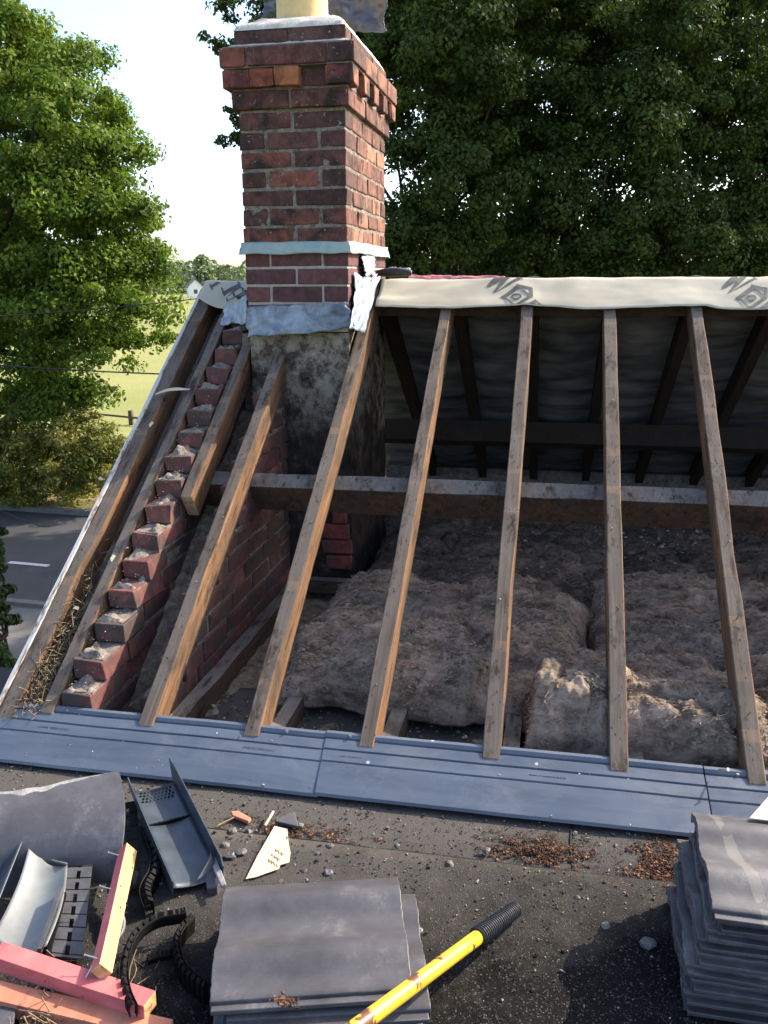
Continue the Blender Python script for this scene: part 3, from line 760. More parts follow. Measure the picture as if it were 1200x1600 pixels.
z4 = z3+.0765
ring_course(hi, CX0-.004, CX1+.006, CY0-.004, CY1+.006, z4, z4+.060, [(.11,.055,.045), (.09,.045,.04)], True, g=.010, j=.003); core(mhi, CX0, CX1, CY0, CY1, z4-.005, z4+.062)
z5 = z4+.060
local(low, chim).build('lower_brickwork', M['brick_new'], chim, bevel=.0035, color=True)
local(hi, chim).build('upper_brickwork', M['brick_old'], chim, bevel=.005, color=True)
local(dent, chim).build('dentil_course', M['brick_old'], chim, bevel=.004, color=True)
local(mlow, chim).build('mortar', M['mortar_new'], chim); local(mhi, chim).build('mortar', M['mortar_old'], chim)
sm = MB(); sn = MB()
def smear(mb, face, z0, z1, seed, amp, ins):
    a, b = (CX0, CX1) if face == 'f' else (CY0, CY1); nu = int((b-a)*260); nv = int((z1-z0)*260)
    def fn(u, v):
        t = a+.006+(b-a-.012)*u; z = z0+(z1-z0)*v; d = ins-amp*max(-.6, fbm((t, z, seed), 22, 3, 5)+.45*fbm((t, z, seed), 5, 1, 2))
        return (t, CY0+d, z) if face == 'f' else (CX1-d, t, z)
    mb.grid(fn, nu, nv)
smear(sm, 'f', .165, ztop-.004, 1, .0050, .0050); smear(sm, 'r', .165, ztop-.004, 2, .0042, .0055); smear(sn, 'f', -.15, .105, 3, .0030, .0045)
local(sm, chim).build('smeared_pointing', M['mortar_old'], chim, smooth=True); local(sn, chim).build('pointing', M['mortar_new'], chim, smooth=True)
# weathering fillets and flaunching
mb = MB()
def fil(u, v, o=0):
    # skirt from inner (top course face) to outer edge of corbel
    P = [(-1,-1),(1,-1),(1,1),(-1,1)]; t = u*4; i = int(min(t, 3.999)); f = t-i
    a, b = P[i], P[(i+1) % 4]; cx, cy = (CX0+CX1)/2, (CY0+CY1)/2; hx, hy = (CX1-CX0)/2, (CY1-CY0)/2
    x = a[0]+(b[0]-a[0])*f; y = a[1]+(b[1]-a[1])*f; e = o2*(1-v)-.004
    q = Vector((cx+x*(hx+e), cy+y*(hy+e), z3+.069+.022*v)); q.z += .004*fbm(q, 20); return q
mb.grid(fil, 160, 5)
def flau(u, v):
    cx, cy = (CX0+CX1)/2, (CY0+CY1)/2; hx, hy = (CX1-CX0)/2+.004, (CY1-CY0)/2+.004
    s, t = u*2-1, v*2-1; e = max(abs(s), abs(t)); h = .095*min(1, (1-e)/.55)**.6
    x, y = cx+s*hx, cy+t*hy; return (x, y, z5+h+.006*fbm((x, y, 0), 14)*(e < .98))
mb.grid(flau, 40, 60)
local(mb, chim).build('flaunching', M['flaunching'], chim, smooth=True)
def pot_mesh(cx, cy, z0, r, h):
    mb = MB(); prof = [(r*1.06, 0), (r*1.06, .02), (r, .035), (r*.96, h*.85), (r*1.08, h*.88), (r*1.08, h), (r*.9, h), (r*.85, h*.5)]; seg = 40
    vs = [(cx+q*math.cos(2*math.pi*k/seg), cy+q*math.sin(2*math.pi*k/seg), z0+zz) for q, zz in prof for k in range(seg)]
    mb.add(vs, [(i*seg+k, i*seg+(k+1) % seg, (i+1)*seg+(k+1) % seg, (i+1)*seg+k) for i in range(len(prof)-1) for k in range(seg)]); return mb
local(pot_mesh(-1.095, 3.86, z5+.03, .108, .55), chim).build('chimney_pot', M['pot'], chim, smooth=True)
# rendered breast inside the loft
br = MB()
def face(fn, nu, nv): br.grid(fn, nu, nv)
def fr(u, v):
    x = CX0+.004+(CX1-CX0-.008)*u; z = -1.42+1.21*v; return (x, CY0+.012-.010*fbm((x, 0, z), 6, 1, 5)-.016*max(0, 1-v*1.8)*0, z)
face(fr, 60, 130)
def sd(u, v):
    y = CY0+.012+(CY1-CY0-.02)*u; z = -1.42+1.21*v; return (CX1-.008+.010*fbm((3, y, z), 6, 1, 5), y, z)
face(sd, 80, 130)
br.box((CX0+.02, CY0+.02, -1.42), (CX1-.02, CY1-.01, -.215))
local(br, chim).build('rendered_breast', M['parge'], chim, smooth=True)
mb = MB()
for i, (zz0, x0, x1) in enumerate([(-1.10,-1.0,-.86), (-1.172,-.985,-.85), (-1.245,-.97,-.85), (-1.03,-.93,-.87)]):
    mb.box((x0, CY0-.012, zz0), (x1, CY0+.02, zz0+.062), col=(.24,.06,.05), j=.004)
local(mb, chim).build('exposed_bricks', M['brick_loft'], chim, bevel=.004, color=True); mb = MB()
for i in range(4):
    mb.box((-1.29+.01*i, CY0-.010, -1.31+.072*i), (-1.17-.012*i, CY0+.02, -1.25+.072*i), col=(.12,.07,.06), j=.004)
local(mb, chim).build('exposed_bricks', M['brick_loft'], chim, bevel=.004, color=True)

# lead ---------------------------------------------------------------
def crumple(name, corners, mat, amp=.008, nu=30, nv=16, sc=9, thick=.0025, parent=None, edge=.01, seed=0, sag=0, normal=None, curl=None, smooth=True):
    a, b, c, d = [Vector(p) for p in corners]      # a-b lower edge, d-c upper edge
    N = normal or (b-a).cross(d-a).normalized()
    def fn(u, v):
        p = (a*(1-u)+b*u)*(1-v)+(d*(1-u)+c*u)*v
        p = p+N*(amp*fbm((u*3, v*2, seed), sc/3, seed)+sag*math.sin(math.pi*u)*math.sin(math.pi*v))
        eu, ev = (b-a).normalized(), (d-a).normalized()
        p = p+ev*edge*1.6*fbm((u*3, round(v), seed), 1.1, 1)*abs(2*v-1)**2+eu*edge*1.6*fbm((round(u), v*3, seed), 1.1, 2)*abs(2*u-1)**2
        if curl: p = p+curl(u, v)
        return p
    mb = MB(); mb.grid(fn, nu, nv)
    if parent is not None: local(mb, parent)
    return mb.build(name, M[mat], parent, smooth=smooth, solid=thick)
yf = CY0-.008
crumple('lead_apron', [PY(386, 527, yf-.03), PY(553, 512, yf-.03), PY(541, 473, yf-.003), PY(385, 481, yf)], 'lead', .010, parent=chim, edge=.008, seed=1, curl=lambda u, v: Vector((0, -.018*math.sin(u*5)*(1-v), 0)))
# band dressed into the joint all the way round
mb = MB()
def band(u, v):
    P = [(-1,-1),(1,-1),(1,1),(-1,1)]; t = u*4; i = int(min(t, 3.999)); f = t-i
    a, b = P[i], P[(i+1) % 4]; cx, cy = (CX0+CX1)/2, (CY0+CY1)/2; hx, hy = (CX1-CX0)/2, (CY1-CY0)/2
    e = .006+.014*(1-v)+.006*fbm((t*3, v, 0), 1.5)
    x = a[0]+(b[0]-a[0])*f; y = a[1]+(b[1]-a[1])*f
    return Vector((cx+x*(hx+e), cy+y*(hy+e), .108+.048*v+.005*nz((t*4, v, 1), 1.5)))
mb.grid(band, 200, 6); local(mb, chim).build('lead_band', M['lead_green'], chim, smooth=True, solid=.002)
xs = CX1+.012
side = [((557, 520), (575, 500), (588, 440), (556, 470)), ((545, 500), (556, 522), (562, 470), (549, 455)), ((553, 470), (570, 470), (582, 400), (560, 425))]
crumple('side_flashing', [PX(546, 514, xs+.004), PX(570, 520, xs+.03), PX(592, 430, xs+.03), PX(556, 455, xs+.006)], 'lead_pale', .008, 24, 20, 5, parent=chim, edge=.008, seed=5)
crumple('side_flashing', [PX(556, 462, xs+.002), PX(580, 452, xs+.02), PX(590, 425, xs+.012), PX(554, 432, xs)], 'lead_pale', .005, 20, 12, 6, parent=chim, edge=.01, seed=6)
crumple('side_flashing', [PX(572, 432, xs+.02), PX(584, 430, xs+.02), PX(586, 396, xs+.002), PX(566, 402, xs+.002)], 'lead_pale', .010, 12, 16, 12, parent=chim, edge=.015, seed=7)
crumple('left_flashing', [PR(345, 506, .03), PR(386, 506, .03), PY(386, 458, 3.70), PY(352, 482, 3.74)], 'lead_pale', .007, 20, 16, 9, parent=chim, edge=.008, seed=8)

# dark sheet flapping behind the pot
sh = [PY(404, 30, 4.02), PY(604, 52, 4.14), PY(612, -70, 4.14), PY(404, -70, 4.02)]
o = crumple('plastic_sheet', sh, 'grey_sheet', .06, 70, 50, 2.0, edge=.02, seed=11, thick=.002, curl=lambda u, v: Vector((0, 0, .06*math.sin(u*3.1)*(1-v)*(u > .3)*0)))
tag(o, 'dark grey plastic sheet hanging behind the chimney pot', 'sheet')

# ================================================================== RIDGE MEMBRANE
OFFM = .015
def mem_pt(x, s):
    """s: metres from the ridge down the front slope (negative: rear)"""
    if s >= 0: y = YR-s*CA; z = ZR+OFFM/CA-s*SA
    else: y = YR-s*CA; z = ZR+OFFM/CA+s*SA
    w = .006*fbm((x*1.6, s*4, 3), 1.6)+.004*nz((x*7, s*6, 0))+.010*max(0, .25-abs(x+.70))*4*nz((x*9+s*12, s*3, 4), 1.2)+.006*max(0, 1-abs(nz((x*1.1+s*.8, s*1.5, 9), 1.3))*14)
    if abs(s) < .05: z -= (.05-abs(s))*.5
    return Vector((x, y, z+w))
def lower_edge(x): return .256+.010*math.sin(x*9)+.008*nz((x*5, 0, 0))
def membrane_strip(name, x0, x1, lab, le=lower_edge, back=.28):
    mb = MB(); n = int((x1-x0)*70)
    mb.grid(lambda u, v: mem_pt(x0+(x1-x0)*u, -back+(le(x0+(x1-x0)*u)+back)*v)+Vector((0, 0, -.003*max(0, (v-.93)/.07))), n, 40)
    return tag(mb.build(name, M['membrane'], smooth=True, solid=.0015), lab, 'membrane')
mem_r = membrane_strip('ridge_membrane', CX1+.055, 3.1, 'cream printed roofing membrane folded over the ridge right of the chimney')
def le_left(x): 
    t = (x+1.64)/(CX0+1.64-.0); return .175+.075*math.sin(min(1, max(0, t*1.2))*math.pi)-.10*max(0, t-.55)/.45
mem_l = membrane_strip('ridge_membrane', -1.645, CX0-.004, 'short flap of cream printed membrane over the ridge left of the chimney', le_left, .25)

def glyph(root, pts, width, closed=False, off=.0028, m='ink', name='lettering'):
    """stroke through photo points laid on the membrane slope, subdivided so that it follows the sheet"""
    pass
def mem_hit(px, py):
    p = PR(px, py, OFFM); s = (YR-p.y)/CA; return p.x, s
def stroke_mesh(strokes, lim):
    mb = MB()
    for poly in strokes:
        pts = [Vector(mem_hit(*q)) for q in poly]     # a filled quad/triangle in (x, s) space
        if len(pts) == 3: pts = [pts[0], pts[1], pts[2], pts[2]]
        nu, nv = 14, 8
        def fn(u, v):
            p = (pts[0]*(1-u)+pts[1]*u)*(1-v)+(pts[3]*(1-u)+pts[2]*u)*v
            s = max(.004, min(p[1], lim(p[0])-.004)); q = mem_pt(p[0], s); return q+NR*.0032
        mb.grid(fn, nu, nv)
    return mb
def T(f, pts, dx=0, dy=0): return [[(f[0]+(x*f[2])+dx, f[1]+(y*f[3])+dy) for x, y in q] for q in pts]
# traced in the 10x enlargement whose corner is (750, 420)
Wd = [[(110,290),(150,305),(345,130),(255,130)], [(150,305),(150,305),(375,185),(345,130)], [(215,375),(240,385),(500,135),(390,135)], [(240,385),(300,355),(640,185),(600,150)], [(290,200),(375,180),(400,150),(330,140)],
      [(605,128),(590,150),(665,195),(682,190)]]
Hd = [[(320,450),(375,480),(620,325),(570,290)], [(345,440),(385,425),(560,600),(535,612)], [(525,590),(560,605),(830,460),(775,440)], [(565,270),(560,300),(820,340),(820,305)], [(775,310),(822,310),(828,470),(780,460)], [(600,310),(640,300),(785,430),(760,450)]]
Rd = [[(690,606),(790,606),(905,530),(865,495)], [(865,495),(855,520),(960,600),(990,590)], [(905,610),(960,612),(990,590),(940,560)]]
def ringquads(cx, cy, rx, ry, t, n=18):
    q = []
    for i in range(n):
        a, b = 2*math.pi*i/n, 2*math.pi*(i+1)/n
        q.append([(cx+rx*math.cos(a), cy+ry*math.sin(a)), (cx+rx*math.cos(b), cy+ry*math.sin(b)), (cx+(rx-t)*math.cos(b), cy+(ry-t)*math.sin(b)), (cx+(rx-t)*math.cos(a), cy+(ry-t)*math.sin(a))])
    return q
f = (750, 420, .1, .1)
for dx, dy in ((0, 0), (367, 0), (-620, 0)):
    if dx < 0: continue
    for nm, g in (('printed_letter', Wd), ('printed_symbol', Hd+ringquads(565, 450, 85, 52, 32)), ('printed_letter', Rd)):
        stroke_mesh(T(f, g, dx, dy), lower_edge).build(nm, M['ink'], mem_r)
# left flap: upside down "er" traced in the 10.9x enlargement whose corner is (290, 420)
g = 100/1091*1.0
fl = (290, 425, 110/1200, 100/1091)
Er = [[(620,360),(650,400),(950,235),(905,190)], [(600,270),(625,275),(660,345),(630,350)], [(625,350),(660,335),(680,400),(655,415)], [(880,165),(905,150),(950,225),(920,235)]]
Ee = [[(690,450),(720,420),(820,345),(800,335)], [(690,440),(705,430),(725,490),(700,490)], [(700,490),(740,465),(960,360),(985,370)], [(960,370),(990,350),(990,280),(960,290)], [(990,290),(960,300),(910,280),(930,255)], [(910,255),(925,285),(820,345),(800,330)], [(780,345),(810,335),(850,400),(820,420)]]
Es = [[(420,240),(445,275),(600,180),(530,175)], [(405,225),(430,215),(470,300),(445,310)]]
for g in (Er, Ee, Es):
    stroke_mesh(T(fl, g), lambda x: 9).build('printed_letter', M['ink'], mem_l)

# things lying along the ridge behind the membrane
mb = MB(); n = 24
mb.tube([PY(588+2.4*i, 427-1.5*math.sin(i/24*3.1), 4.10) for i in range(n)], [.010+.012*math.sin(math.pi*(i+1.5)/26) for i in range(n)], 10)
tag(mb.build('rubber_roll', M['rubber'], smooth=True), 'short black rubber roll lying on the ridge against the chimney', 'roll')
crumple_o = crumple('red_tarpaulin', [PY(636, 440, 4.06), PY(790, 440, 4.06), PY(790, 431.5, 4.10), PY(640, 429, 4.10)], 'red_sheet', .006, 60, 8, 8, edge=.006, seed=21)
tag(crumple_o, 'faded pinkish red sheet edge showing above the ridge membrane', 'sheet')
o = crumple('torn_flashing_scrap', [PY(600, 424, 4.12), PY(644, 429, 4.12), PY(642, 419, 4.16), PY(610, 417, 4.16)], 'lead_pale', .008, 14, 8, 8, edge=.01, seed=22)
tag(o, 'pale metal scrap behind the black rubber roll', 'scrap')
# white splinter across the verge gap
mb = MB(); a, b = PR(243, 616, .02), PR(297, 606, .02)
mb.grid(lambda u, v: a.lerp(b, u)+Vector((0, 1, .6))*(.014*(v-.5)*(.25+math.sin(math.pi*min(1, u*.9+.1))))+Vector((0, 0, .008*math.sin(u*4))), 14, 4)
tag(mb.build('white_splinter', M['paper'], solid=.002), 'white peeled splinter lying across the verge rafter', 'splinter')

# ================================================================== PLASTIC EAVES TRAYS
def tray(x0, x1, lab, dz=0, skew=0):
    prof = [(0, -.012), (.000, .0), (.012, .004), (.022, .001), (.026, -.004), (.030, .0005), (.062, .001), (.066, -.0035), (.070, .001), (.105, .0012), (.109, -.0025), (.113, .001), (.17, .0), (.215, -.001), (.222, -.006)]
    A = Vector((0, 2.172, -1.262+dz)); B = Vector((0, 1.985, -1.352+dz)); D = (B-A).normalized(); Nn = Vector((0, -D.z*-1, 0)); Nn = Vector((0, D.z, -D.y)); Nn = Nn if Nn.z > 0 else -Nn
    Ls = (B-A).length/.222; mb = MB(); nu = 80
    vs = []; 
    for i in range(nu+1):
        x = x0+(x1-x0)*i/nu
        for s, h in prof:
            p = A+D*(s*Ls)+Nn*(h*1.2); p.x = x+skew*s; p.z += .004*nz((x*1.5, s*3, 1+x0), 1)+.0012*nz((x*7, s*9, 1), 1); p.y += .004*nz((x*1.3, 0, 4), 1)
            vs.append(p)
    m = len(prof)
    mb.add(vs, [(i*m+k, i*m+k+1, (i+1)*m+k+1, (i+1)*m+k) for i in range(nu) for k in range(m-1)])
    root = mb.build('eaves_tray', M['tray'], smooth=False, solid=.0018)
    tag(root, lab, 'eaves tray', 'blue grey plastic eaves trays lapped end to end')
    def nail(x, s):
        p = A+D*(s*Ls)+Nn*.004; q = MB(); q.tube([(x, p.y, p.z-.002), (x, p.y, p.z+.004)], .0045, 10)
        q.build('nail_head', M['steel'], root)
    return root, nail, A, D, Nn, Ls
t1, nl, A, D, Nn, Ls = tray(-1.685, -.598, 'left hand blue grey plastic tray in front of the brick steps', .0, .06); nl(-1.42, .018); nl(-.72, .018)
t2, nl, *_ = tray(-.602, .432, 'middle blue grey plastic tray spanning in front of the crumpled wool', .0032, .05); nl(-.53, .018)
t3, nl, *_ = tray(.436, 1.5, 'right hand blue grey plastic tray behind the tall tile stack', 0, .05); nl(.52, .02)
def print_line(x, s, root, n=11, w=.10):
    q = MB(); r = random.Random(int(x*100))
    for i in range(n):
        a = x+w*i/n; p = A+D*(s*Ls)+Nn*.0055; l = w/n*r.uniform(.4, .85)
        q.box((a, p.y-.0012, p.z-.0002), (a+l, p.y+.0012, p.z+.0006))
    q.build('faint_print', M['ink_faint'], root)
print_line(-1.48, .085, t1); print_line(-.83, .085, t1); print_line(-.02, .085, t2); print_line(-.55, .085, t2, 8, .07)
# loose nail on the right tray
mb = MB(); a = Vector((.47, 2.15, -1.254)); mb.tube([a, a+Vector((.018, -.022, .016))], .0022, 8); mb.tube([a+Vector((.018, -.022, .016)), a+Vector((.0186, -.0228, .0166))], .005, 8)
tag(mb.build('loose_nail', M['steel']), 'bright nail sticking out of the right hand tray edge', 'nail')

# ================================================================== TILES
def tile_mesh(mb, L=.37, W=.302, t=.016, seed=0, chip=.0):
    """rolls run along local x; profile along local y; sits with its lowest points at z=0"""
    def h(v):
        y = v*2
        def hump(c, w): return .5+.5*math.cos(math.pi*max(-1, min(1, (v-c)/w)))
        return .021*hump(.30, .24)+.021*hump(.80, .22)
    nu, nv = 26, 44; top = []; bot = []
    for j in range(nv+1):
        v = j/nv
        for i in range(nu+1):
            u = i/nu; x = (u-.5)*L; y = (v-.5)*W
            ex = chip*(nz((v*9, seed, 1), 3.3)+.7*nz((v*9, seed, 1), 9))*(i in (0, nu)); ey = chip*.6*nz((u*9, seed, 5), 6)*(j in (0, nv))
            z = h(v)+.0008*fbm((x, y, seed), 40)
            if j == 0: z -= .004
            top.append((x+ex, y+ey, z+t)); bot.append((x+ex*.4, y+ey*.4, z-.002 if 0 < j < nv else z-.010))
    n = nu+1; k = len(top); fs = []
    for j in range(nv):
        for i in range(nu):
            a = j*n+i; fs.append((a, a+1, a+n+1, a+n)); fs.append((k+a, k+a+n, k+a+n+1, k+a+1))
    for i in range(nu): fs.append((i, k+i, k+i+1, i+1)); a = nv*n+i; fs.append((a, a+1, k+a+1, k+a))
    for j in range(nv): a = j*n; fs.append((a, a+n, k+a+n, k+a)); a = j*n+nu; fs.append((a, k+a, k+a+n, a+n))
    mb.add(top+bot, fs)
    # interlock lip along the near edge and hanging nibs under the end
    mb.box((-L/2+.004, -W/2-.016, -.002), (L/2-.004, -W/2+.004, .006), j=.001)
    for y in (-.09, .07): mb.box((-L/2+.006, y-.02, -.008), (-L/2+.024, y+.02, .006), j=.002)
def tile(loc, rz, lab, group, seed, chip=.003, mat='tile', tilt=(0, 0)):
    mb = MB(); tile_mesh(mb, seed=seed, chip=chip)
    o = mb.build('roof_tile', M[mat], loc=loc, rot=(tilt[0], tilt[1], rz), bevel=.0015)
    for p in o.data.polygons: p.use_smooth = True
    md = o.modifiers.new('ws', 'WEIGHTED_NORMAL') if 0 else None
    return tag(o, lab, 'roof tile', group)
def smooth_angle(o, a=35):
    o.data.set_sharp_from_angle(angle=rad(a))
# centre stack
c0 = sum((PZ(x, y, -1.245) for x, y in ((318,1572),(640,1553),(617,1368),(343,1388))), Vector())/4
crz = rad(15.5)
names_c = ['lowest tile of the low centre stack', 'second tile from the bottom of the low centre stack', 'tile just under the top of the low centre stack', 'topmost grey roll tile of the low centre stack with broken red grit on it']
ZB = FZ+.014
for i in range(4):
    off = Vector((.018*rng.uniform(-1, 1)+(.022 if i == 2 else .0), rng.uniform(-.010, .010), 0)) if i < 3 else Vector((0, 0, 0))
    o = tile((c0.x+.004+off.x+(.018 if i == 1 else 0), c0.y+.016+off.y, ZB+.008+.0265*i), crz+rad(rng.uniform(-2, 2))*(i < 3), names_c[i], 'roof tiles in the low centre stack', i, .002, 'tile' if i else 'tile')
    smooth_angle(o)
CTOP = ZB+.008+.0265*3
# right stack, each tile showing its stepped wavy end
r0 = PZ(1083, 1352, -1.155); NR_T = 9
ordn = ['lowest', 'second from the bottom', 'third from the bottom', 'fourth from the bottom', 'middle', 'fourth from the top', 'third from the top', 'second from the top', 'topmost pale streaked']
for i in range(NR_T):
    k = NR_T-1-i
    dx = {0: 0, 1: .012, 2: -.002, 3: -.022, 4: -.018, 5: -.034, 6: -.026, 7: -.040, 8: -.036}[k]
    dy = {0: 0, 1: .004, 2: .002, 3: .012, 4: -.002, 5: -.010, 6: -.014, 7: -.018, 8: -.016}[k]
    x = r0.x+.198+dx; y = r0.y+dy-.004
    o = tile((x, y, ZB+.008+.0252*i), rad(-1+rng.uniform(-2, 2)) if k else rad(-1), ordn[i]+' tile of the tall stack at the right edge', 'roof tiles in the tall right hand stack', 20+i, .005 if k else .002, 'tile' if k else 'tile_streak')
    smooth_angle(o)
RTOP = ZB+.008+.0252*(NR_T-1)
# cream paper corner on top of right stack
mb = MB(); q = [PZ(1171, 1279, RTOP+.035), PZ(1215, 1284, RTOP+.035), PZ(1215, 1235, RTOP+.035), PZ(1200, 1246, RTOP+.035)]
mb.prism(q, (0, 0, .0015)); tag(mb.build('paper_scrap', M['paper']), 'cream paper corner lying on the tall right hand tile stack', 'paper')

# half round ridge tile at the left
def half_round():
    a, b = PZ(-70, 1400, FZ+.01), PZ(178, 1372, FZ+.01)
    ax = (b-a); ax.z = 0; Lr = ax.length; ax.normalize(); back = Vector((-ax.y, ax.x, 0)); R = .165; t = .014
    c = a+back*R*.93
    def P(u, v, r):
        lo = -8; hi = 118+16*0
        top = 112-34*(1-u)*0-20*math.exp(-((u-.35)/.25)**2)*0
        w = rad(lo+(96+14*min(1, max(0, (u-.5)*2.2))+3*nz((u*5, 0, 0), 1))*v)
        rr = r*(1+.02*u)
        return c+ax*(Lr*u+.03*math.sin(v*3.1)*u)-back*math.cos(w)*rr+Vector((0, 0, math.sin(w)*rr+.006))
    mb = MB(); nu, nv = 40, 36
    brk = lambda u, v: v > 1-.10*max(0, math.sin(math.pi*min(1, u*1.05)))*(.7+.6*nz((u*9, 1, 1), 1)) and .1 < u < .97
    mb.grid(lambda u, v: P(u, v, R), 90, 90, skip=brk); mb.grid(lambda u, v: P(u, v, R-.0012), 90, 90, 1, skip=lambda u, v: v < .84); mb.grid(lambda u, v: P(u, v, R-t), nu, nv)
    mb.grid(lambda u, v: P(u, 1, R-t*v), nu, 2, 1); mb.grid(lambda u, v: P(u, 0, R-t*v), nu, 2, 0); mb.grid(lambda u, v: P(1, u, R-t*v), nv, 2, 0)
    o = mb.build('ridge_tile', [M['tile_pale'], M['tile_broken']], smooth=True); smooth_angle(o, 40)
    tag(o, 'large curved grey ridge tile with a pale broken top edge', 'ridge tile')
half_round()

# ================================================================== PLASTIC PIECES
def frame_obj(name, p0, px, py, lab, cat, group=None):
    """Empty at p0 with local x towards px, local y roughly towards py"""
    X = (px-p0).normalized(); Zz = X.cross((py-p0)).normalized()
    if Zz.z < 0: Zz = -Zz
    Y = Zz.cross(X); e = empty(name); e.matrix_world = Matrix((X, Y, Zz)).transposed().to_4x4(); e.location = p0
    return tag(e, lab, cat, group)
# dark verge unit: channel with two side walls and a perforated end
p0 = PZ(270, 1388, FZ+.045); pf = PZ(206, 1236, FZ+.075); pr = PZ(338, 1352, FZ+.040)
ch = frame_obj('verge_unit', p0, pf, pr, 'dark slate plastic verge channel with a perforated end lying open', 'verge unit')
W = -(pr-p0).length*1.0; Lc = (pf-p0).length
sg = -1 if True else 1
def loc_to(o): return o.matrix_world.inverted()
bpy.context.view_layer.update()
s = 1 if (loc_to(ch) @ pr).y > 0 else -1; Wd_ = abs((loc_to(ch) @ pr).y)
def chan(u, v):
    y = s*Wd_*v; z = -.010*math.sin(math.pi*v)+.0; return (Lc*u, y, z)
mb = MB(); mb.grid(chan, 20, 10); fl_ = mb.build('channel_floor', M['slate_plastic'], ch, solid=.0025, smooth=True)
mb = MB(); mb.prism([Vector((-.005, 0, -.012)), Vector((Lc*.62, 0, -.014)), Vector((Lc*1.06, 0, .0)), Vector((Lc*1.10, 0, .018)), Vector((Lc*.55, 0, .018)), Vector((-.005, 0, .022))], (0, -s*.0028, 0)); mb.build('side_wall', M['slate_plastic'], ch)
mb = MB(); mb.prism([Vector((-.004, s*Wd_, -.012)), Vector((Lc*1.05, s*Wd_, -.005)), Vector((Lc*1.16, s*Wd_*1.0, .040)), Vector((Lc*1.0, s*Wd_, .046)), Vector((.01, s*Wd_, .044)), Vector((-.008, s*Wd_, .03))], (0, s*.0028, 0)); mb.build('side_wall', M['slate_plastic'], ch)
mb = MB(); mb.box((Lc*.60, min(0, s*Wd_)+.004, -.009), (Lc*.612, max(0, s*Wd_)-.004, .001)); mb.build('stop_rib', M['black_plastic'], ch)
mb = MB()
for i in range(4):
    for j in range(9):
        cx = Lc*(.86+.033*i); cy = s*Wd_*(.14+.085*j+(.04 if i % 2 else 0)); mb.tube([(cx, cy, -.004), (cx, cy, .0006-.008*math.sin(math.pi*abs(cy)/Wd_)+.003)], .0028, 6)
mb.build('perforations', M['black_plastic'], ch)
mb = MB(); mb.prism([Vector((.0, s*Wd_*.5, .004)), Vector((.03, s*Wd_*.86, .03)), Vector((.075, s*Wd_*.98, .03)), Vector((.02, s*Wd_*.98, .005))], (0, 0, .002)); mb.build('end_clip', M['grey_plastic'], ch)
# pale curved verge unit at the left with dark outer flange
q = [PZ(-12, 1462, FZ+.05), PZ(72, 1478, FZ+.055), PZ(104, 1352, FZ+.085), PZ(46, 1314, FZ+.11)]
pv = empty('curved_verge_unit', tuple(PZ(50, 1400, FZ))); tag(pv, 'pale glossy curved plastic verge piece inside a slate grey flange', 'verge unit')
mb = MB(); mb.grid(lambda u, v: (q[0]*(1-u)+q[1]*u)*(1-v)+(q[3]*(1-u)+q[2]*u)*v+Vector((.012*math.sin(v*3), -.010*math.sin(u*math.pi), -.03*math.sin(math.pi*u)*(1-.3*v))), 20, 24); local(mb, pv).build('curved_panel', M['pale_plastic'], pv, smooth=True, solid=.0025)
mb = MB(); mb.grid(lambda u, v: (q[3].lerp(q[0], u*1.15))+Vector((-.038*v-.01, -.004, .012-.030*v+.02*math.sin(u*3)*0)), 14, 4); local(mb, pv).build('flange', M['slate_plastic'], pv, smooth=True, solid=.003)
mb = MB(); mb.tube([q[3]+Vector((0, 0, .004)), (q[3]*.5+q[2]*.5)+Vector((0, .004, -.022)), q[2]+Vector((0, 0, .003))], .0032, 8); local(mb, pv).build('rim', M['grey_plastic'], pv, smooth=True)
mb = MB(); a = q[3]; mb.prism([a+Vector((-.012, 0, .015)), a+Vector((.028, .004, .015)), a+Vector((.006, 0, -.012))], (0, .0025, 0)); local(mb, pv).build('corner_tab', M['slate_plastic'], pv)
mb = MB(); mb.prism([PZ(78, 1372, FZ+.045), PZ(98, 1390, FZ+.045), PZ(72, 1440, FZ+.045), PZ(76, 1400, FZ+.045)], (0, 0, .002)); local(mb, pv).build('dark_gusset', M['black_plastic'], pv)

def slotted(name, c, lab, mat, z0, z1, ns=8, group=None):
    a, b, cc, d = PZ(*c[0], z1), PZ(*c[1], z1), PZ(*c[2], z0), PZ(*c[3], z0)     # far-left, far-right, near-right, near-left
    e = empty(name, tuple((a+b+cc+d)/4)); mb = MB()
    def P(u, v): return (d*(1-u)+cc*u)*(1-v)+(a*(1-u)+b*u)*v
    def quad(u0, u1, v0, v1, t=.003): mb.prism([P(u0, v0), P(u1, v0), P(u1, v1), P(u0, v1)], (0, 0, t))
    quad(0, .42, 0, 1); quad(.58, 1, 0, 1); 
    for i in range(ns+1): v = i/ns; quad(.42, .58, max(0, v-.018), min(1, v+.018))
    quad(.42, .58, .93, 1)
    root = local(mb, e).build('slotted_plate', M[mat], e)
    for i in range(ns+1):
        rb = MB(); v = min(.995, max(.004, i/ns+.03)); rb.prism([P(0, v-.004)+Vector((0,0,.0028)), P(1, v-.004)+Vector((0,0,.0028)), P(1, v)+Vector((0,0,.0028)), P(0, v)+Vector((0,0,.0028))], (0, 0, .0012))
        local(rb, e).build('rib', M['black_plastic'], e)
    return tag(e, lab, 'vent strip', group)
slotted('slotted_vent_strip', [(107,1344),(146,1341),(128,1500),(80,1495)], 'grey slotted eaves vent strip between the pale verge piece and the upright red batten', 'grey_plastic', FZ+.03, FZ+.06, 8)
slotted('slotted_vent_strip', [(183,1258),(214,1252),(222,1388),(188,1396)], 'black slotted vent strip standing behind the upright red batten', 'black_plastic', FZ+.03, FZ+.05, 6)
mb = MB()
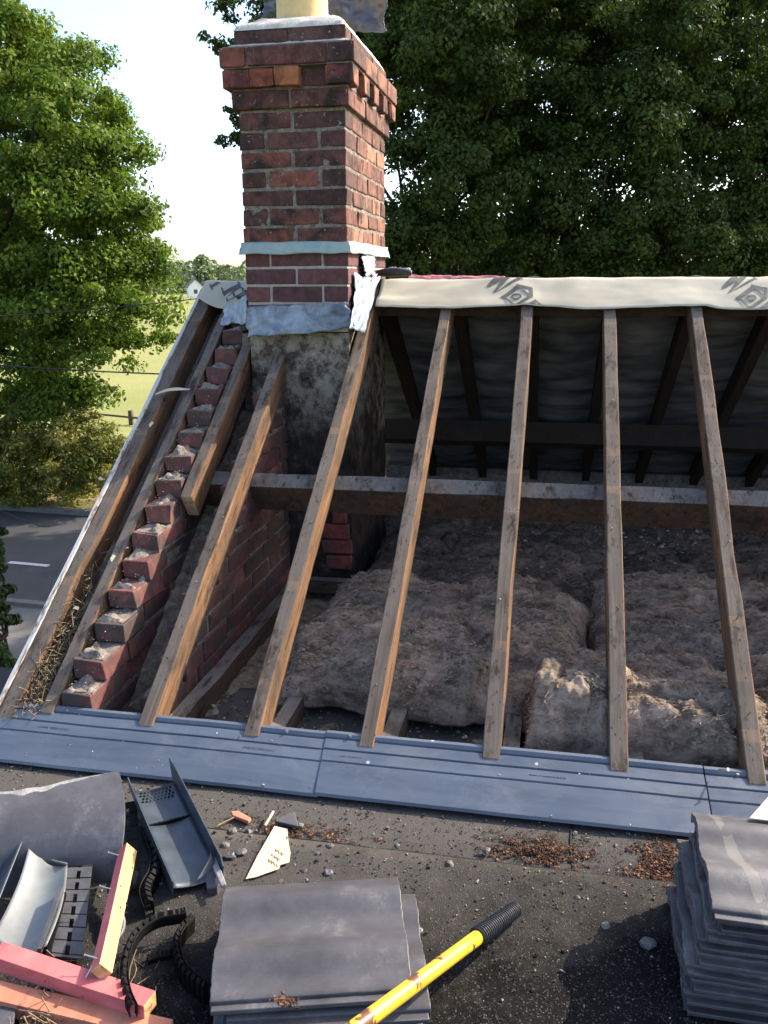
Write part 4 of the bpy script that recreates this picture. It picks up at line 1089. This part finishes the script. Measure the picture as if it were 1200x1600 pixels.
o = crumple('torn_plastic_sheet', [PZ(150, 1508, FZ+.012), PZ(186, 1498, FZ+.012), PZ(190, 1388, FZ+.05), PZ(172, 1380, FZ+.055)], 'grey_plastic', .01, 12, 16, 6, edge=.01, seed=31, thick=.002); tag(o, 'torn grey plastic offcut leaning under the upright red batten', 'offcut')
o = crumple('black_board_offcut', [PZ(100, 1395, FZ+.006), PZ(240, 1375, FZ+.006), PZ(215, 1330, FZ+.012), PZ(120, 1345, FZ+.012)], 'black_plastic', .004, 12, 8, 6, edge=.006, seed=32, thick=.003); tag(o, 'black plastic sheet lying in the shadow below the curved ridge tile', 'offcut')
def slat(name, a, b, w, t, mat, lab, cat='strip'):
    mb = MB(); d = (b-a).normalized(); n = d.cross(Vector((0, 0, 1))).normalized()*w
    mb.prism([a-n/2, a+n/2, b+n/2, b-n/2], (0, 0, t)); return tag(mb.build(name, M[mat]), lab, cat)
slat('plastic_strip', PZ(62, 1490, FZ+.04), PZ(96, 1392, FZ+.075), .008, .012, 'grey_plastic', 'thin grey plastic strip on edge left of the slotted grey vent strip')
slat('plastic_strip', PZ(74, 1500, FZ+.03), PZ(102, 1400, FZ+.065), .006, .01, 'black_plastic', 'thin black plastic strip on edge left of the slotted grey vent strip')

# comb fillers: curled strips with fingers along one edge
def comb(path, h0, h1, lab, mat='black_plastic', nf=18, fl=.022, lean=.35, outw=1):
    """a standing ribbon following the path, with separate fingers bent outwards at the top"""
    pts = [Vector(p) for p in path]
    def at(t):
        t = max(0, min(.9999, t))*(len(pts)-1); i = int(t); f = t-i
        p0 = pts[max(i-1, 0)]; p1 = pts[i]; p2 = pts[i+1]; p3 = pts[min(i+2, len(pts)-1)]
        return .5*((2*p1)+(p2-p0)*f+(2*p0-5*p1+4*p2-p3)*f*f+(3*p1-p0-3*p2+p3)*f**3)
    def nrm(t):
        d = at(t+.02)-at(t-.02); d.z = 0; d.normalize(); return Vector((d.y, -d.x, 0))*outw
    mb = MB(); n = nf*4
    mb.grid(lambda u, v: at(u)+nrm(u)*(-.3*(v-.5)*(h1-h0)*lean)+Vector((0, 0, h0+(h1-h0)*v)), n, 4)
    base = mb.build('comb_filler', M[mat], smooth=True, solid=.0018)
    fb = MB()
    for i in range(nf):
        a, b = (i+.14)/nf, (i+.80)/nf
        for (s0, s1, dz0, dz1) in ((0, .5, 0, .010), (.5, 1, .010, .002)):
            P = [at(a)+nrm(a)*fl*s0, at(b)+nrm(b)*fl*s0, at(b)+nrm(b)*fl*s1, at(a)+nrm(a)*fl*s1]
            Z = [h1-.004+dz0, h1-.004+dz0, h1-.004+dz1, h1-.004+dz1]; Q = [p+Vector((0, 0, z)) for p, z in zip(P, Z)]
            fb.prism(Q, (0, 0, -.002))
            Q2 = [at(a)+nrm(a)*fl*.9+Vector((0, 0, h1-.006)), at(b)+nrm(b)*fl*.9+Vector((0, 0, h1-.006)), at(b)+nrm(b)*fl*.9+Vector((0, 0, h0+.004)), at(a)+nrm(a)*fl*.9+Vector((0, 0, h0+.004))]
        fb.prism(Q2, nrm(a)*.002)
    fb.build('comb_fingers', M[mat], base)
    return tag(base, lab, 'comb filler', 'curled black comb filler strips among the rubble')
def G(*ps, z=0): return [PZ(x, y, FZ+z) for x, y in ps]
comb(G((222,1318),(232,1340),(240,1365),(236,1390),(226,1408),(222,1425),(228,1446)), .012, .055, 'grey edged comb strip hanging down between the verge channel and the black vent strip', 'black_plastic', 14, .022, outw=-1)
comb(G((218,1612),(207,1585),(203,1550),(210,1515),(224,1490),(248,1473),(280,1466),(294,1462), z=.02), .035, .062, 'black comb strip curling over the end of the two red battens', nf=18, fl=.014, outw=-1)
comb(G((328,1575),(310,1562),(293,1545),(284,1522),(283,1500),(292,1482),(306,1466)), .010, .060, 'black comb strip curled beside the left side of the low centre tile stack', nf=15, fl=.012, outw=-1)
comb(G((283,1500),(270,1508),(252,1512),(232,1518)), .006, .03, 'short black comb strip lying behind the curled ones', nf=9, fl=.014, outw=1)

# red battens
def batten(name, a, b, w, h, mats, lab, nails=(), roll=0):
    d = b-a; L = d.length; Yv = d.normalized(); Xv = Yv.cross(Vector((0, 0, 1))).normalized(); Zv = Xv.cross(Yv)
    Xv, Zv = Xv*math.cos(roll)+Zv*math.sin(roll), Zv*math.cos(roll)-Xv*math.sin(roll)
    mb = MB(); beam(mb, w, L, h, N=14, wob=.0008, top=0, side=1, end=2)
    o = mb.build(name, mats, bevel=.0012); weld(o); o.matrix_world = Matrix((Xv, Yv, Zv)).transposed().to_4x4(); o.location = a
    for (t, ang, ln) in nails:
        q = MB(); c = Vector((-.3*w*ang, L*t, 0)); e_ = c+Vector((-.014*ln, .006, .02*ln)); q.tube([c, e_], .0013, 6); q.tube([e_, e_+(e_-c).normalized()*.0008], .003, 8); q.build('nail', M['steel'], o)
    return tag(o, lab, 'batten', 'red stained battens in the rubble heap')
RW3 = [M['red_wood'], M['red_wood'], M['pale_wood']]
batten('red_batten', PZ(-6, 1482, FZ+.085), PZ(234, 1560, FZ+.075), .040, .034, RW3, 'bright red batten lying across above the orange red one, its cut end showing', [(.60, 0, .9)])
batten('red_batten', PZ(-20, 1543, FZ+.055), PZ(262, 1608, FZ+.045), .044, .034, [M['orange_wood']]*3, 'orange red batten lowest at the bottom left corner')
bt = batten('red_batten', PZ(148, 1512, FZ+.105), PZ(192, 1322, FZ+.10), .026, .033, [M['red_wood'], M['pale_wood'], M['pale_wood']], 'upright leaning red batten with a pale lit side and protruding nails', [(.93, 1, 1), (.62, 1, 1), (.06, -.2, 1)], roll=rad(40))
# bottom left: dark tile pieces and twigs
for i in range(3):
    mb = MB(); c = PZ(5, 1596, FZ+.02)
    mb.box((-.03, -.03, 0), (.03, .03, .007), j=.002); tag(mb.build('tile_offcut', M['tile'], loc=(c.x+.006*i-.01, c.y-.004*i-.01, FZ+.016+.010*i), rot=(0, 0, rad(15+6*i)), bevel=.002), ['lowest', 'middle', 'uppermost'][i]+' dark tile offcut in the bottom left corner', 'tile piece', 'dark tile offcuts in the bottom left corner')
straw('dry_twigs', 70, lambda r: tuple(PZ(r.uniform(40, 110), r.uniform(1570, 1612), FZ+.03)), (.04, .12), 'twig', 'bundle of dry twigs under the lowest batten', 'twigs', seed=12, rr=.0012)
straw('heap_twigs', 26, lambda r: tuple(PZ(r.uniform(60, 240), r.uniform(1490, 1560), FZ+.03)), (.04, .10), 'twig', 'thin dry stems caught among the red battens', 'twigs', seed=13, rr=.0009)

# ================================================================== LONG HANDLED TOOL
p1, p2 = PZ(806, 1420, FZ+.035), PZ(548, 1612, CTOP+.085)
d = (p1-p2).normalized(); Lh = (p1-p2).length; split = .78-.0
tool = empty('long_handled_tool', tuple(p2)); tag(tool, 'worn yellow tool shaft with a black ribbed grip leaning on the centre tile stack', 'tool')
pg = PZ(737, 1473, FZ+.055); tg = (pg-p2).dot(d)
mb = MB(); st = p2-d*.5; mb.tube([st+d*((tg+.5)*i/12) for i in range(13)], .0145, 20); local(mb, tool).build('yellow_shaft', M['yellow'], tool, smooth=True)
mb = MB(); path = []; rr = []; ng = 46
for i in range(ng*2+1):
    t = i/(ng*2); path.append(p2+d*(tg-.01+(Lh-tg+.01)*t)); rr.append((.0205 if i % 4 < 2 else .0175)*(1-.18*t)*(1 if t < .97 else .8))
rr[0] = .019; mb.tube(path, rr, 20); local(mb, tool).build('rubber_grip', M['rubber'], tool)
mb = MB(); mb.tube([p1-d*.004, p1+d*.004], [.011, .004], 14); local(mb, tool).build('grip_end', M['steel'], tool, smooth=True)

# ================================================================== LOOSE BITS
# torn membrane scrap with faint print, and tile shards
mb = MB(); z = FZ+.021; poly = [(384,1374),(402,1338),(429,1291),(449,1296),(451,1318),(454,1332),(452,1348),(438,1352),(436,1358),(416,1365),(400,1371)]
mb.prism([PZ(x, y, z) for x, y in poly], (0, 0, .0012))
pap = tag(mb.build('paper_scrap', M['paper']), 'torn cream membrane scrap with brown print beside the verge channel', 'paper')
r = random.Random(3)
for (x, y, n_) in ((430, 1326, 3), (424, 1334, 3), (419, 1342, 4), (447, 1306, 3)):
    mb = MB()
    for i in range(n_):
        a = PZ(x+i*4.2, y+i*2.6, z+.0018); b = PZ(x+i*4.2+1.2, y+i*2.6+6.5*r.uniform(.6, 1), z+.0018); w = Vector((.0022, 0, 0)); mb.prism([a, a+w, b+w, b], (0, 0, .0003))
        if r.random() < .6: a = PZ(x+i*4.2, y+i*2.6+3, z+.0018); mb.prism([a, a+Vector((.008, 0, 0)), a+Vector((.008, .002, 0)), a+Vector((0, .002, 0))], (0, 0, .0003))
    mb.build('brown_print', M['ink_brown'], pap)
def shard(px, z, h, mat, lab, name='tile_shard', tiltv=(0, 0, 0), cat='shard', group=None):
    mb = MB(); P = [PZ(x, y, z) for x, y in px]; c = sum(P, Vector())/len(P)
    Q = [p+Vector((0, 0, (p.x-c.x)*tiltv[0]+(p.y-c.y)*tiltv[1])) for p in P]
    mb.prism(Q, (0, 0, h)); o = mb.build(name, mat, bevel=.002); return tag(o, lab, cat, group)
shard([(429,1287),(449,1275),(461,1273),(467,1296)], FZ+.012, .009, M['tile_pale'], 'pale triangular tile shard lying on the torn cream scrap')
shard([(318,1352),(327,1344),(340,1349),(353,1385),(340,1402),(324,1400)], FZ+.012, .030, [M['tile_pale']], 'broken grey tile lump at the far left corner of the low centre stack', tiltv=(.25, .2, 0))
shard([(328,1347),(338,1345),(354,1386),(346,1388)], FZ+.048, .008, M['tile_broken'], 'pale broken tile edge standing on the grey lump', tiltv=(.25, .2, 0))
shard([(361,1273),(372,1271),(393,1283),(388,1288),(364,1279)], FZ+.008, .010, M['orange_wood'], 'small red brick splinter near the left tray', 'brick_splinter')
mb = MB(); a, b = PZ(414, 1290, FZ+.018), PZ(427, 1268, FZ+.024); mb.tube([a, a.lerp(b, .5)+Vector((.001, 0, .001)), b], .0035, 6); tag(mb.build('wood_splinter', M['paper']), 'pale wood splinter pointing up beside the torn cream scrap', 'splinter')
mb = MB(); a, b = PZ(340, 1290, FZ+.012), PZ(368, 1276, FZ+.014); mb.tube([a, b], .0022, 6); tag(mb.build('wood_splinter', M['twig']), 'thin brown splinter beside the red brick splinter', 'splinter')
def lump(name, px, py, s, m, lab, cat='stone', group='loose lumps on the felt roof', seed=0, fl=.65):
    import bmesh
    bm = bmesh.new(); bmesh.ops.create_icosphere(bm, subdivisions=2, radius=s)
    for v in bm.verts:
        k = 1+.45*noise.noise(v.co/s*1.1+Vector((seed*3.3, 1, 2))); v.co *= k; v.co.z *= fl
    me = bpy.data.meshes.new(name); bm.to_mesh(me); bm.free(); me.materials.append(m)
    o = bpy.data.objects.new(name, me); COL.objects.link(o); p = PZ(px, py, FZ+.012); o.location = (p.x, p.y, FZ+.010+s*fl*.6); o.rotation_euler = (0, 0, seed)
    return tag(o, lab, cat, group)
M['rubble'] = flat('dusty_rubble', (.13,.12,.11), .95, .1, .004, 80, .4)
LM = [M['tile'], M['rubble'], M['tile_pale']]
for i, (x, y, s, m, lab) in enumerate([
    (364,1300,.012,1,'pale grey crumb beside the verge channel corner'), (376,1334,.014,0,'dark lump between the verge channel and the torn scrap'), (360,1340,.016,0,'largest dark lump beside the verge channel end'),
    (352,1322,.011,1,'pale lump touching the verge channel end'), (388,1300,.010,0,'dark blue grey crumb under the red brick splinter'), (475,1362,.009,0,'dark crumb right of the torn scrap'),
    (515,1323,.010,1,'pale lump on the felt seam'), (498,1336,.009,0,'dark crumb just below the felt seam'), (440,1378,.007,1,'small pale peg just behind the centre stack'),
    (513,1366,.013,0,'black lump just behind the centre stack'), (702,1352,.012,1,'greyish chip on the felt seam right of the centre stack'), (946,1448,.011,1,'pinkish pale lump in the middle of the dark felt'),
    (1012,1478,.016,0,'flat black lump near the tall right hand stack'), (1070,1412,.007,1,'tiny pale crumb against the tall right hand stack'), (902,1404,.008,0,'dark crumb below the seam left of the tall stack'),
    (655,1456,.009,2,'grey chip near the corner of the centre stack'), (620,1322,.008,0,'dark crumb under the middle tray'), (760,1330,.010,0,'black crumb beside the left dust heap'),
    (470,1290,.008,1,'pale crumb near the pale triangular shard'), (405,1350,.009,0,'dark crumb left of the torn cream scrap')]):
    lump('rubble_lump', x, y, s, LM[m], lab, seed=i)
def felt_pt(fx, fy, z=.010):
    def f(r):
        p = PZ(fx(r), fy(r), FZ+z); return p.x, p.y, FZ+z+(.010 if p.y < 1.79 else 0)*.8
    return f
BR = [(.065,.028,.017), (.035,.018,.012), (.10,.048,.027), (.018,.012,.01), (.20,.10,.055)]
def heap(cx, cy, rx, ry, n, lab, seed, hh=.010):
    def f(r):
        for _ in range(30):
            a, b = r.gauss(0, .62), r.gauss(0, .55)
            if nz((a*1.6, b*1.6, seed), 1.9) > r.uniform(-.35, .45)+.35*(a*a+b*b)-.25: break
        p = PZ(cx+rx*a, cy+ry*b+.10*rx*a, FZ+.008); return p.x, p.y, FZ+.005+hh*math.exp(-(a*a+b*b)*3)*r.random()+(.008 if p.y < 1.79 else 0)
    scatter('brown_dust_heap', M['chips'], n, f, (.0007, .0034), BR, lab, 'debris', 1.7, .35, seed=seed)
heap(845, 1328, 85, 26, 2600, 'left heap of rusty brown wood dust under the middle tray', 31)
heap(1050, 1358, 62, 56, 4200, 'right heap of rusty brown wood dust against the tall tile stack', 32)
heap(460, 1302, 120, 26, 1300, 'reddish brick dust scattered near the left tray and the torn scrap', 33, .004)
heap(446, 1566, 24, 8, 0, '', 34) if 0 else None
def tp(r):
    p = PZ(446+r.gauss(0, 9), 1562+r.gauss(0, 4), CTOP+.033); return p.x, p.y, CTOP+.030
scatter('grit_on_tile', M['chips'], 90, tp, (.0015, .005), BR, 'rust brown grit on the topmost centre tile', 'debris', 1.6, .4, seed=35)
GR = [(.06,.055,.05), (.13,.12,.10), (.03,.03,.03), (.24,.22,.19), (.02,.02,.02), (.09,.05,.035)]
def fg(r):
    x, y = r.uniform(-1.7, 1.0), 2.02-abs(r.gauss(0, .32)); return x, y, FZ+.004+(.012 if y < 1.79 else 0)
scatter('roof_grit', M['chips'], 4200, fg, (.0010, .0042), GR, 'loose grit and chips spread over the black felt', 'debris', 1.2, .5, seed=36)
def fg2(r):
    x, y = r.uniform(-1.3, .7), r.uniform(.9, 1.78); return x, y, FZ+.014
scatter('roof_grit', M['chips'], 2600, fg2, (.0008, .0028), GR, 'fine grit sprinkled between the tile stacks', 'debris', 1.2, .5, seed=37)
def fgt(r):
    u = r.random(); s_ = r.uniform(.01, .21); x = r.uniform(-1.6, 1.2); p = A+D*(s_*Ls)+Nn*.003; return x, p.y, p.z
scatter('tray_grit', M['chips'], 160, fgt, (.0012, .004), [(.3,.27,.24), (.5,.48,.45), (.2,.1,.07)], 'specks of mortar dropped on the plastic trays', 'debris', seed=38)

# ================================================================== TREES
def tree(name, base, lobes, n_leaf, size, mat, lab, cat='tree', seed=1, cl=.36, trunk=.22, group=None, density=1.0, hollow=.55, bark='bark', limbs=True, nt=1):
    """lobes: list of (centre Vector, radius). leaves sit in clumps spread over each lobe"""
    g = np.random.default_rng(seed); r = random.Random(seed)
    root = empty(name, tuple(base)); tag(root, lab, cat, group)
    tot = sum(q[1]**2 for q in lobes); Cs, Ns = [], []; tips = []
    for c, R in lobes:
        nl_ = int(n_leaf*R*R/tot*(.4 if R < .32 else 1)); ncl = max(6, int(26*density*(R/(cl*2.2))**2)); c = np.array(c)
        d = g.normal(0, 1, (ncl, 3)); d /= np.linalg.norm(d, axis=1)[:, None]
        rad_ = R*(hollow+(1-hollow)*g.uniform(0, 1, ncl)**.5); cc = c+d*rad_[:, None]*np.array([1, 1, .92])
        per = max(4, nl_//ncl)
        for i in range(ncl):
            k = int(per*g.uniform(.5, 1.5)); rr = cl*g.uniform(.55, 1.25)*min(1, R/.45)
            q = g.normal(0, 1, (k, 3)); q /= np.linalg.norm(q, axis=1)[:, None]+1e-9; q *= (g.uniform(0, 1, k)**.45)[:, None]
            q[:, 2] *= .62; q[:, 2] -= .12*(q[:, 0]**2+q[:, 1]**2)
            Cs.append(cc[i]+q*rr); Ns.append(q*1.2+d[i]*.5+np.array([0, 0, .55]))
        tips += [(Vector(cc[i]), R) for i in g.choice(ncl, min(ncl, nt), replace=False)]
    C = np.concatenate(Cs); Nn_ = np.concatenate(Ns); o = np.array(base)
    leaf_mesh('crown', C-o, Nn_, size, mat, root, seed)
    if trunk:
        mb = MB(); base = Vector(base); top = sum((q[0] for q in lobes), Vector())/len(lobes)
        topc = Vector((base.x*.7+top.x*.3, base.y*.7+top.y*.3, base.z+(top.z-base.z)*.72))
        path = [base.lerp(topc, i/8)+Vector((r.gauss(0, .05), r.gauss(0, .05), 0))*(i > 0) for i in range(9)]
        mb.tube(path, [trunk*(1.25-.7*i/8) for i in range(9)], 10)
        if limbs:
            for tp_, R in tips:
                i = r.randint(3, 8); a = path[i]; m1 = a.lerp(tp_, .4)+Vector((r.gauss(0, .12), r.gauss(0, .12), r.uniform(.0, .35))); m2 = a.lerp(tp_, .75)+Vector((r.gauss(0, .1), r.gauss(0, .1), r.uniform(0, .25)))
                r0_ = trunk*r.uniform(.22, .45); mb.tube([a, m1, m2, tp_], [r0_, r0_*.65, r0_*.4, r0_*.12], 6)
        local(mb, root).build('trunk', M[bark], root, smooth=True)
    return root
def lob(px, py, rp, d):
    p = PD(px, py, d); return (p, rp*p.length/1345*.97)
def gnd(px, d): 
    p = PD(px, 800, d); return Vector((p.x, p.y, GZ))
# left: bright tree over the road
L = [(-90,190,190,17), (40,150,120,17), (95,215,95,16.2), (165,300,85,16.6), (185,360,65,16), (50,330,130,16), (225,475,62,16), (130,455,85,15.6), (60,480,70,15.2), (150,560,60,15.4), (-20,520,120,15.6), (-110,400,170,16.5), (15,90,70,17.2), (215,430,52,16.4), (95,610,42,15.3), (30,590,60,15.2)]
tree('broadleaf_tree', gnd(-60, 17.2), [lob(*q) for q in L], 230000, .088, M['leaf_bright'], 'big sunlit bright green tree beyond the road at the left', seed=3, cl=.45, trunk=.30, hollow=.80, density=1.0)
L = [(20,720,80,14.9), (95,712,70,14.7), (150,690,48,14.9), (55,670,60,15.3), (165,735,36,14.6), (-60,700,100,15), (10,650,50,15.4), (190,700,24,15)]
tree('roadside_bush', gnd(60, 15.0), [lob(*q) for q in L], 52000, .07, M['leaf_bush'], 'sprawling olive green roadside bush under the big left tree', 'bush', seed=5, cl=.24, trunk=.07, hollow=.35)
L = [(-22,870,34,7.6), (-14,920,32,7.4), (-16,975,34,7.2), (-20,830,24,7.7), (-30,1040,50,6.9), (30,1075,26,6.4)]
tree('ivy_shrub', gnd(-20, 7.2), [lob(*q) for q in L], 30000, .060, M['leaf_ivy'], 'dark ivy shrub at the left edge below the roof verge', 'shrub', seed=6, cl=.13, trunk=.05, hollow=.3)
# right: dark trees close behind the roof
T1 = [(700,90,105,11), (650,210,70,11), (725,300,100,11.2), (655,370,60,11), (590,60,60,11.4), (640,30,80,11.6), (760,-40,120,11.5), (480,40,90,12), (356,205,30,11.6), (341,66,22,11.6), (372,12,34,11.8), (362,185,16,11.6), (440,160,70,12), (600,330,30,11.3), (395,120,30,12), (610,430,50,11)]
T2 = [(850,120,120,12.5), (830,270,95,12), (890,360,90,12), (800,400,80,12.2), (880,-20,120,13), (870,235,40,11.4), (760,200,70,12.6)]
T3 = [(1020,40,120,12.5), (985,190,90,12), (1010,320,85,12), (960,420,80,12), (1090,400,80,12.2), (1060,170,70,12.6)]
T4 = [(1190,60,140,13.5), (1160,210,70,13), (1130,310,85,13), (1210,370,100,13), (1270,200,110,13.5), (1180,440,80,13)]
dl = 'leaf_dark'
tree('broadleaf_tree', gnd(720, 11.4), [lob(*q) for q in T1], 100000, .058, M[dl], 'dark tree directly behind the chimney with sprigs showing left of it', seed=11, cl=.27, trunk=.13, hollow=.3, group=None)
tree('broadleaf_tree', gnd(860, 12.3), [lob(*q) for q in T2], 88000, .058, M[dl], 'dark dense tree above the ridge, right of the tree behind the chimney', seed=12, cl=.28, trunk=.13, hollow=.3)
tree('broadleaf_tree', gnd(1020, 12.4), [lob(*q) for q in T3], 76000, .058, M[dl], 'dark tree above the ridge left of the rightmost tree', seed=13, cl=.28, trunk=.13, hollow=.3)
tree('broadleaf_tree', gnd(1200, 13.4), [lob(*q) for q in T4], 76000, .062, M[dl], 'rightmost dark tree with bright sky gaps at the edge of the photo', seed=14, cl=.28, trunk=.13, hollow=.3)
# second rank behind them closes most gaps
for i, (px, d, lab) in enumerate(((640, 17, 'shadowy tree further back behind the chimney'), (820, 18, 'shadowy tree further back, second of the rear rank'), (1010, 17.5, 'shadowy tree further back, third of the rear rank'), (1200, 18.5, 'shadowy tree further back at the right edge'))):
    Lq = [(px, 60, 100, d), (px-50, 180, 85, d), (px+60, 260, 80, d), (px-20, 360, 95, d), (px+70, 400, 80, d), (px, -60, 110, d), (px-70, 420, 60, d)]
    if i == 0: Lq = [(700, 60, 90, d), (690, 170, 85, d), (700, 270, 80, d), (675, 380, 75, d), (700, -60, 110, d)]
    tree('broadleaf_tree', gnd(px if i else 700, d), [lob(*q) for q in Lq], 17000, .12, M[dl], lab, seed=21+i, cl=.42, trunk=.22, hollow=.2)

# far wood along the horizon
g = np.random.default_rng(5); Cs = []; Ns = []
for k in range(520):
    az = g.uniform(-48, 30); dist = g.uniform(330, 470); x = dist*math.sin(rad(az)); y = dist*math.cos(rad(az)); h = g.uniform(6, 12)*(1.1+.25*math.sin(az*1.3)); w = g.uniform(4, 8); m = 230
    q = g.normal(0, 1, (m, 3)); q /= np.linalg.norm(q, axis=1)[:, None]; q[:, 2] = np.abs(q[:, 2])*1.0
    Cs.append(np.array([x, y, GZ])+q*np.array([w, w, h])); Ns.append(q+np.array([0, 0, .3]))
wd = empty('x') ; bpy.data.objects.remove(wd)
o = leaf_mesh('distant_wood', np.concatenate(Cs), np.concatenate(Ns), 1.9, M['leaf_far'], None, 6); tag(o, 'line of distant woodland beyond the field, haze painted into the leaf colour', 'woodland', kind='stuff')
# rough grass and weeds on the verge
C = []; Nn2 = []
gg = np.random.default_rng(9)
for k in range(9000):
    l = gg.uniform(-25, 12); w = gg.uniform(.3, 7.0); p = ra+rd*l+rn*w; C.append((p.x, p.y, GZ+.06+abs(gg.normal(0, .07)))); Nn2.append((gg.normal(), gg.normal(), .2))
M['weeds'] = leaf_mat('dry_weeds', (.10,.12,.03), (.22,.19,.06), (.34,.22,.10), .3, .8)
o = leaf_mesh('verge_weeds', np.array(C), np.array(Nn2), .16, M['weeds'], None, 10); tag(o, 'dry weeds and grass along the far side of the road', 'weeds', kind='stuff')
# little white house far off
hp = PZ(306, 462, GZ); hp = PD(304, 450, 235); hs = empty('white_house', (hp.x, hp.y, GZ), rad(28)); tag(hs, 'tiny white gabled house far off beside the distant wood', 'house')
mb = MB(); mb.box((-2.0, -3, 0), (2.0, 3, 3.0)); mb.prism([Vector((-2.0, -3, 3.0)), Vector((2.0, -3, 3.0)), Vector((0, -3, 4.9))], (0, 6, 0)); mb.build('wall', M['render_white'], hs)
mb = MB()
for sgn in (-1, 1): mb.prism([Vector((sgn*2.35, -3.3, 2.72)), Vector((0, -3.3, 5.08)), Vector((0, -3.3, 5.28)), Vector((sgn*2.5, -3.3, 2.86))], (0, 6.6, 0))
mb.build('roof', M['roof_grey'], hs)
mb = MB(); mb.box((-.5, -3.05, 1.1), (.5, -2.99, 2.2)); mb.build('window', M['slate_plastic'], hs)
# post and rail fence on the field edge
fp = PZ(206, 664, GZ); fe = empty('field_fence', tuple(fp)); tag(fe, 'dark wooden post and rail fence at the near edge of the field', 'fence'); fdv = (PZ(120, 655, GZ)-fp).normalized()
for k in range(-1, 7):
    mb = MB(); q = fdv*(k*2.6); mb.box((q.x-.06, q.y-.06, 0), (q.x+.06, q.y+.06, -.05+.50 if k == 0 else .36), j=.01); mb.build('post', M['wood_fence'], fe)
for zz in (.20,):
    mb = MB(); a, b = -fdv*2.6, fdv*16; mb.prism([a+Vector((0, 0, zz)), b+Vector((0, 0, zz)), b+Vector((0, 0, zz+.06)), a+Vector((0, 0, zz+.06))], (.03, .03, 0)); mb.build('rail', M['wood_fence'], fe)
# overhead cables
def cable(pts, lab, sag=.1, r_=.013):
    a, b = pts; mb = MB(); mb.tube([a.lerp(b, i/30)+Vector((0, 0, -4*sag*(i/30)*(1-i/30))) for i in range(31)], r_, 6); tag(mb.build('overhead_cable', M['cable'], smooth=True), lab, 'cable')
cable((PD(-120, 500, 13), PD(330, 464, 15)), 'upper thin black overhead cable crossing the left tree', .05, .010)
cable((PD(-120, 562, 13), PD(300, 586, 13.5)), 'lower thicker black overhead cable crossing the left tree and the field', .03, .013)
cable((PD(-60, 765, 11), PD(70, 823, 11)), 'lowest thin cable sloping down in front of the roadside bush', .06, .007)
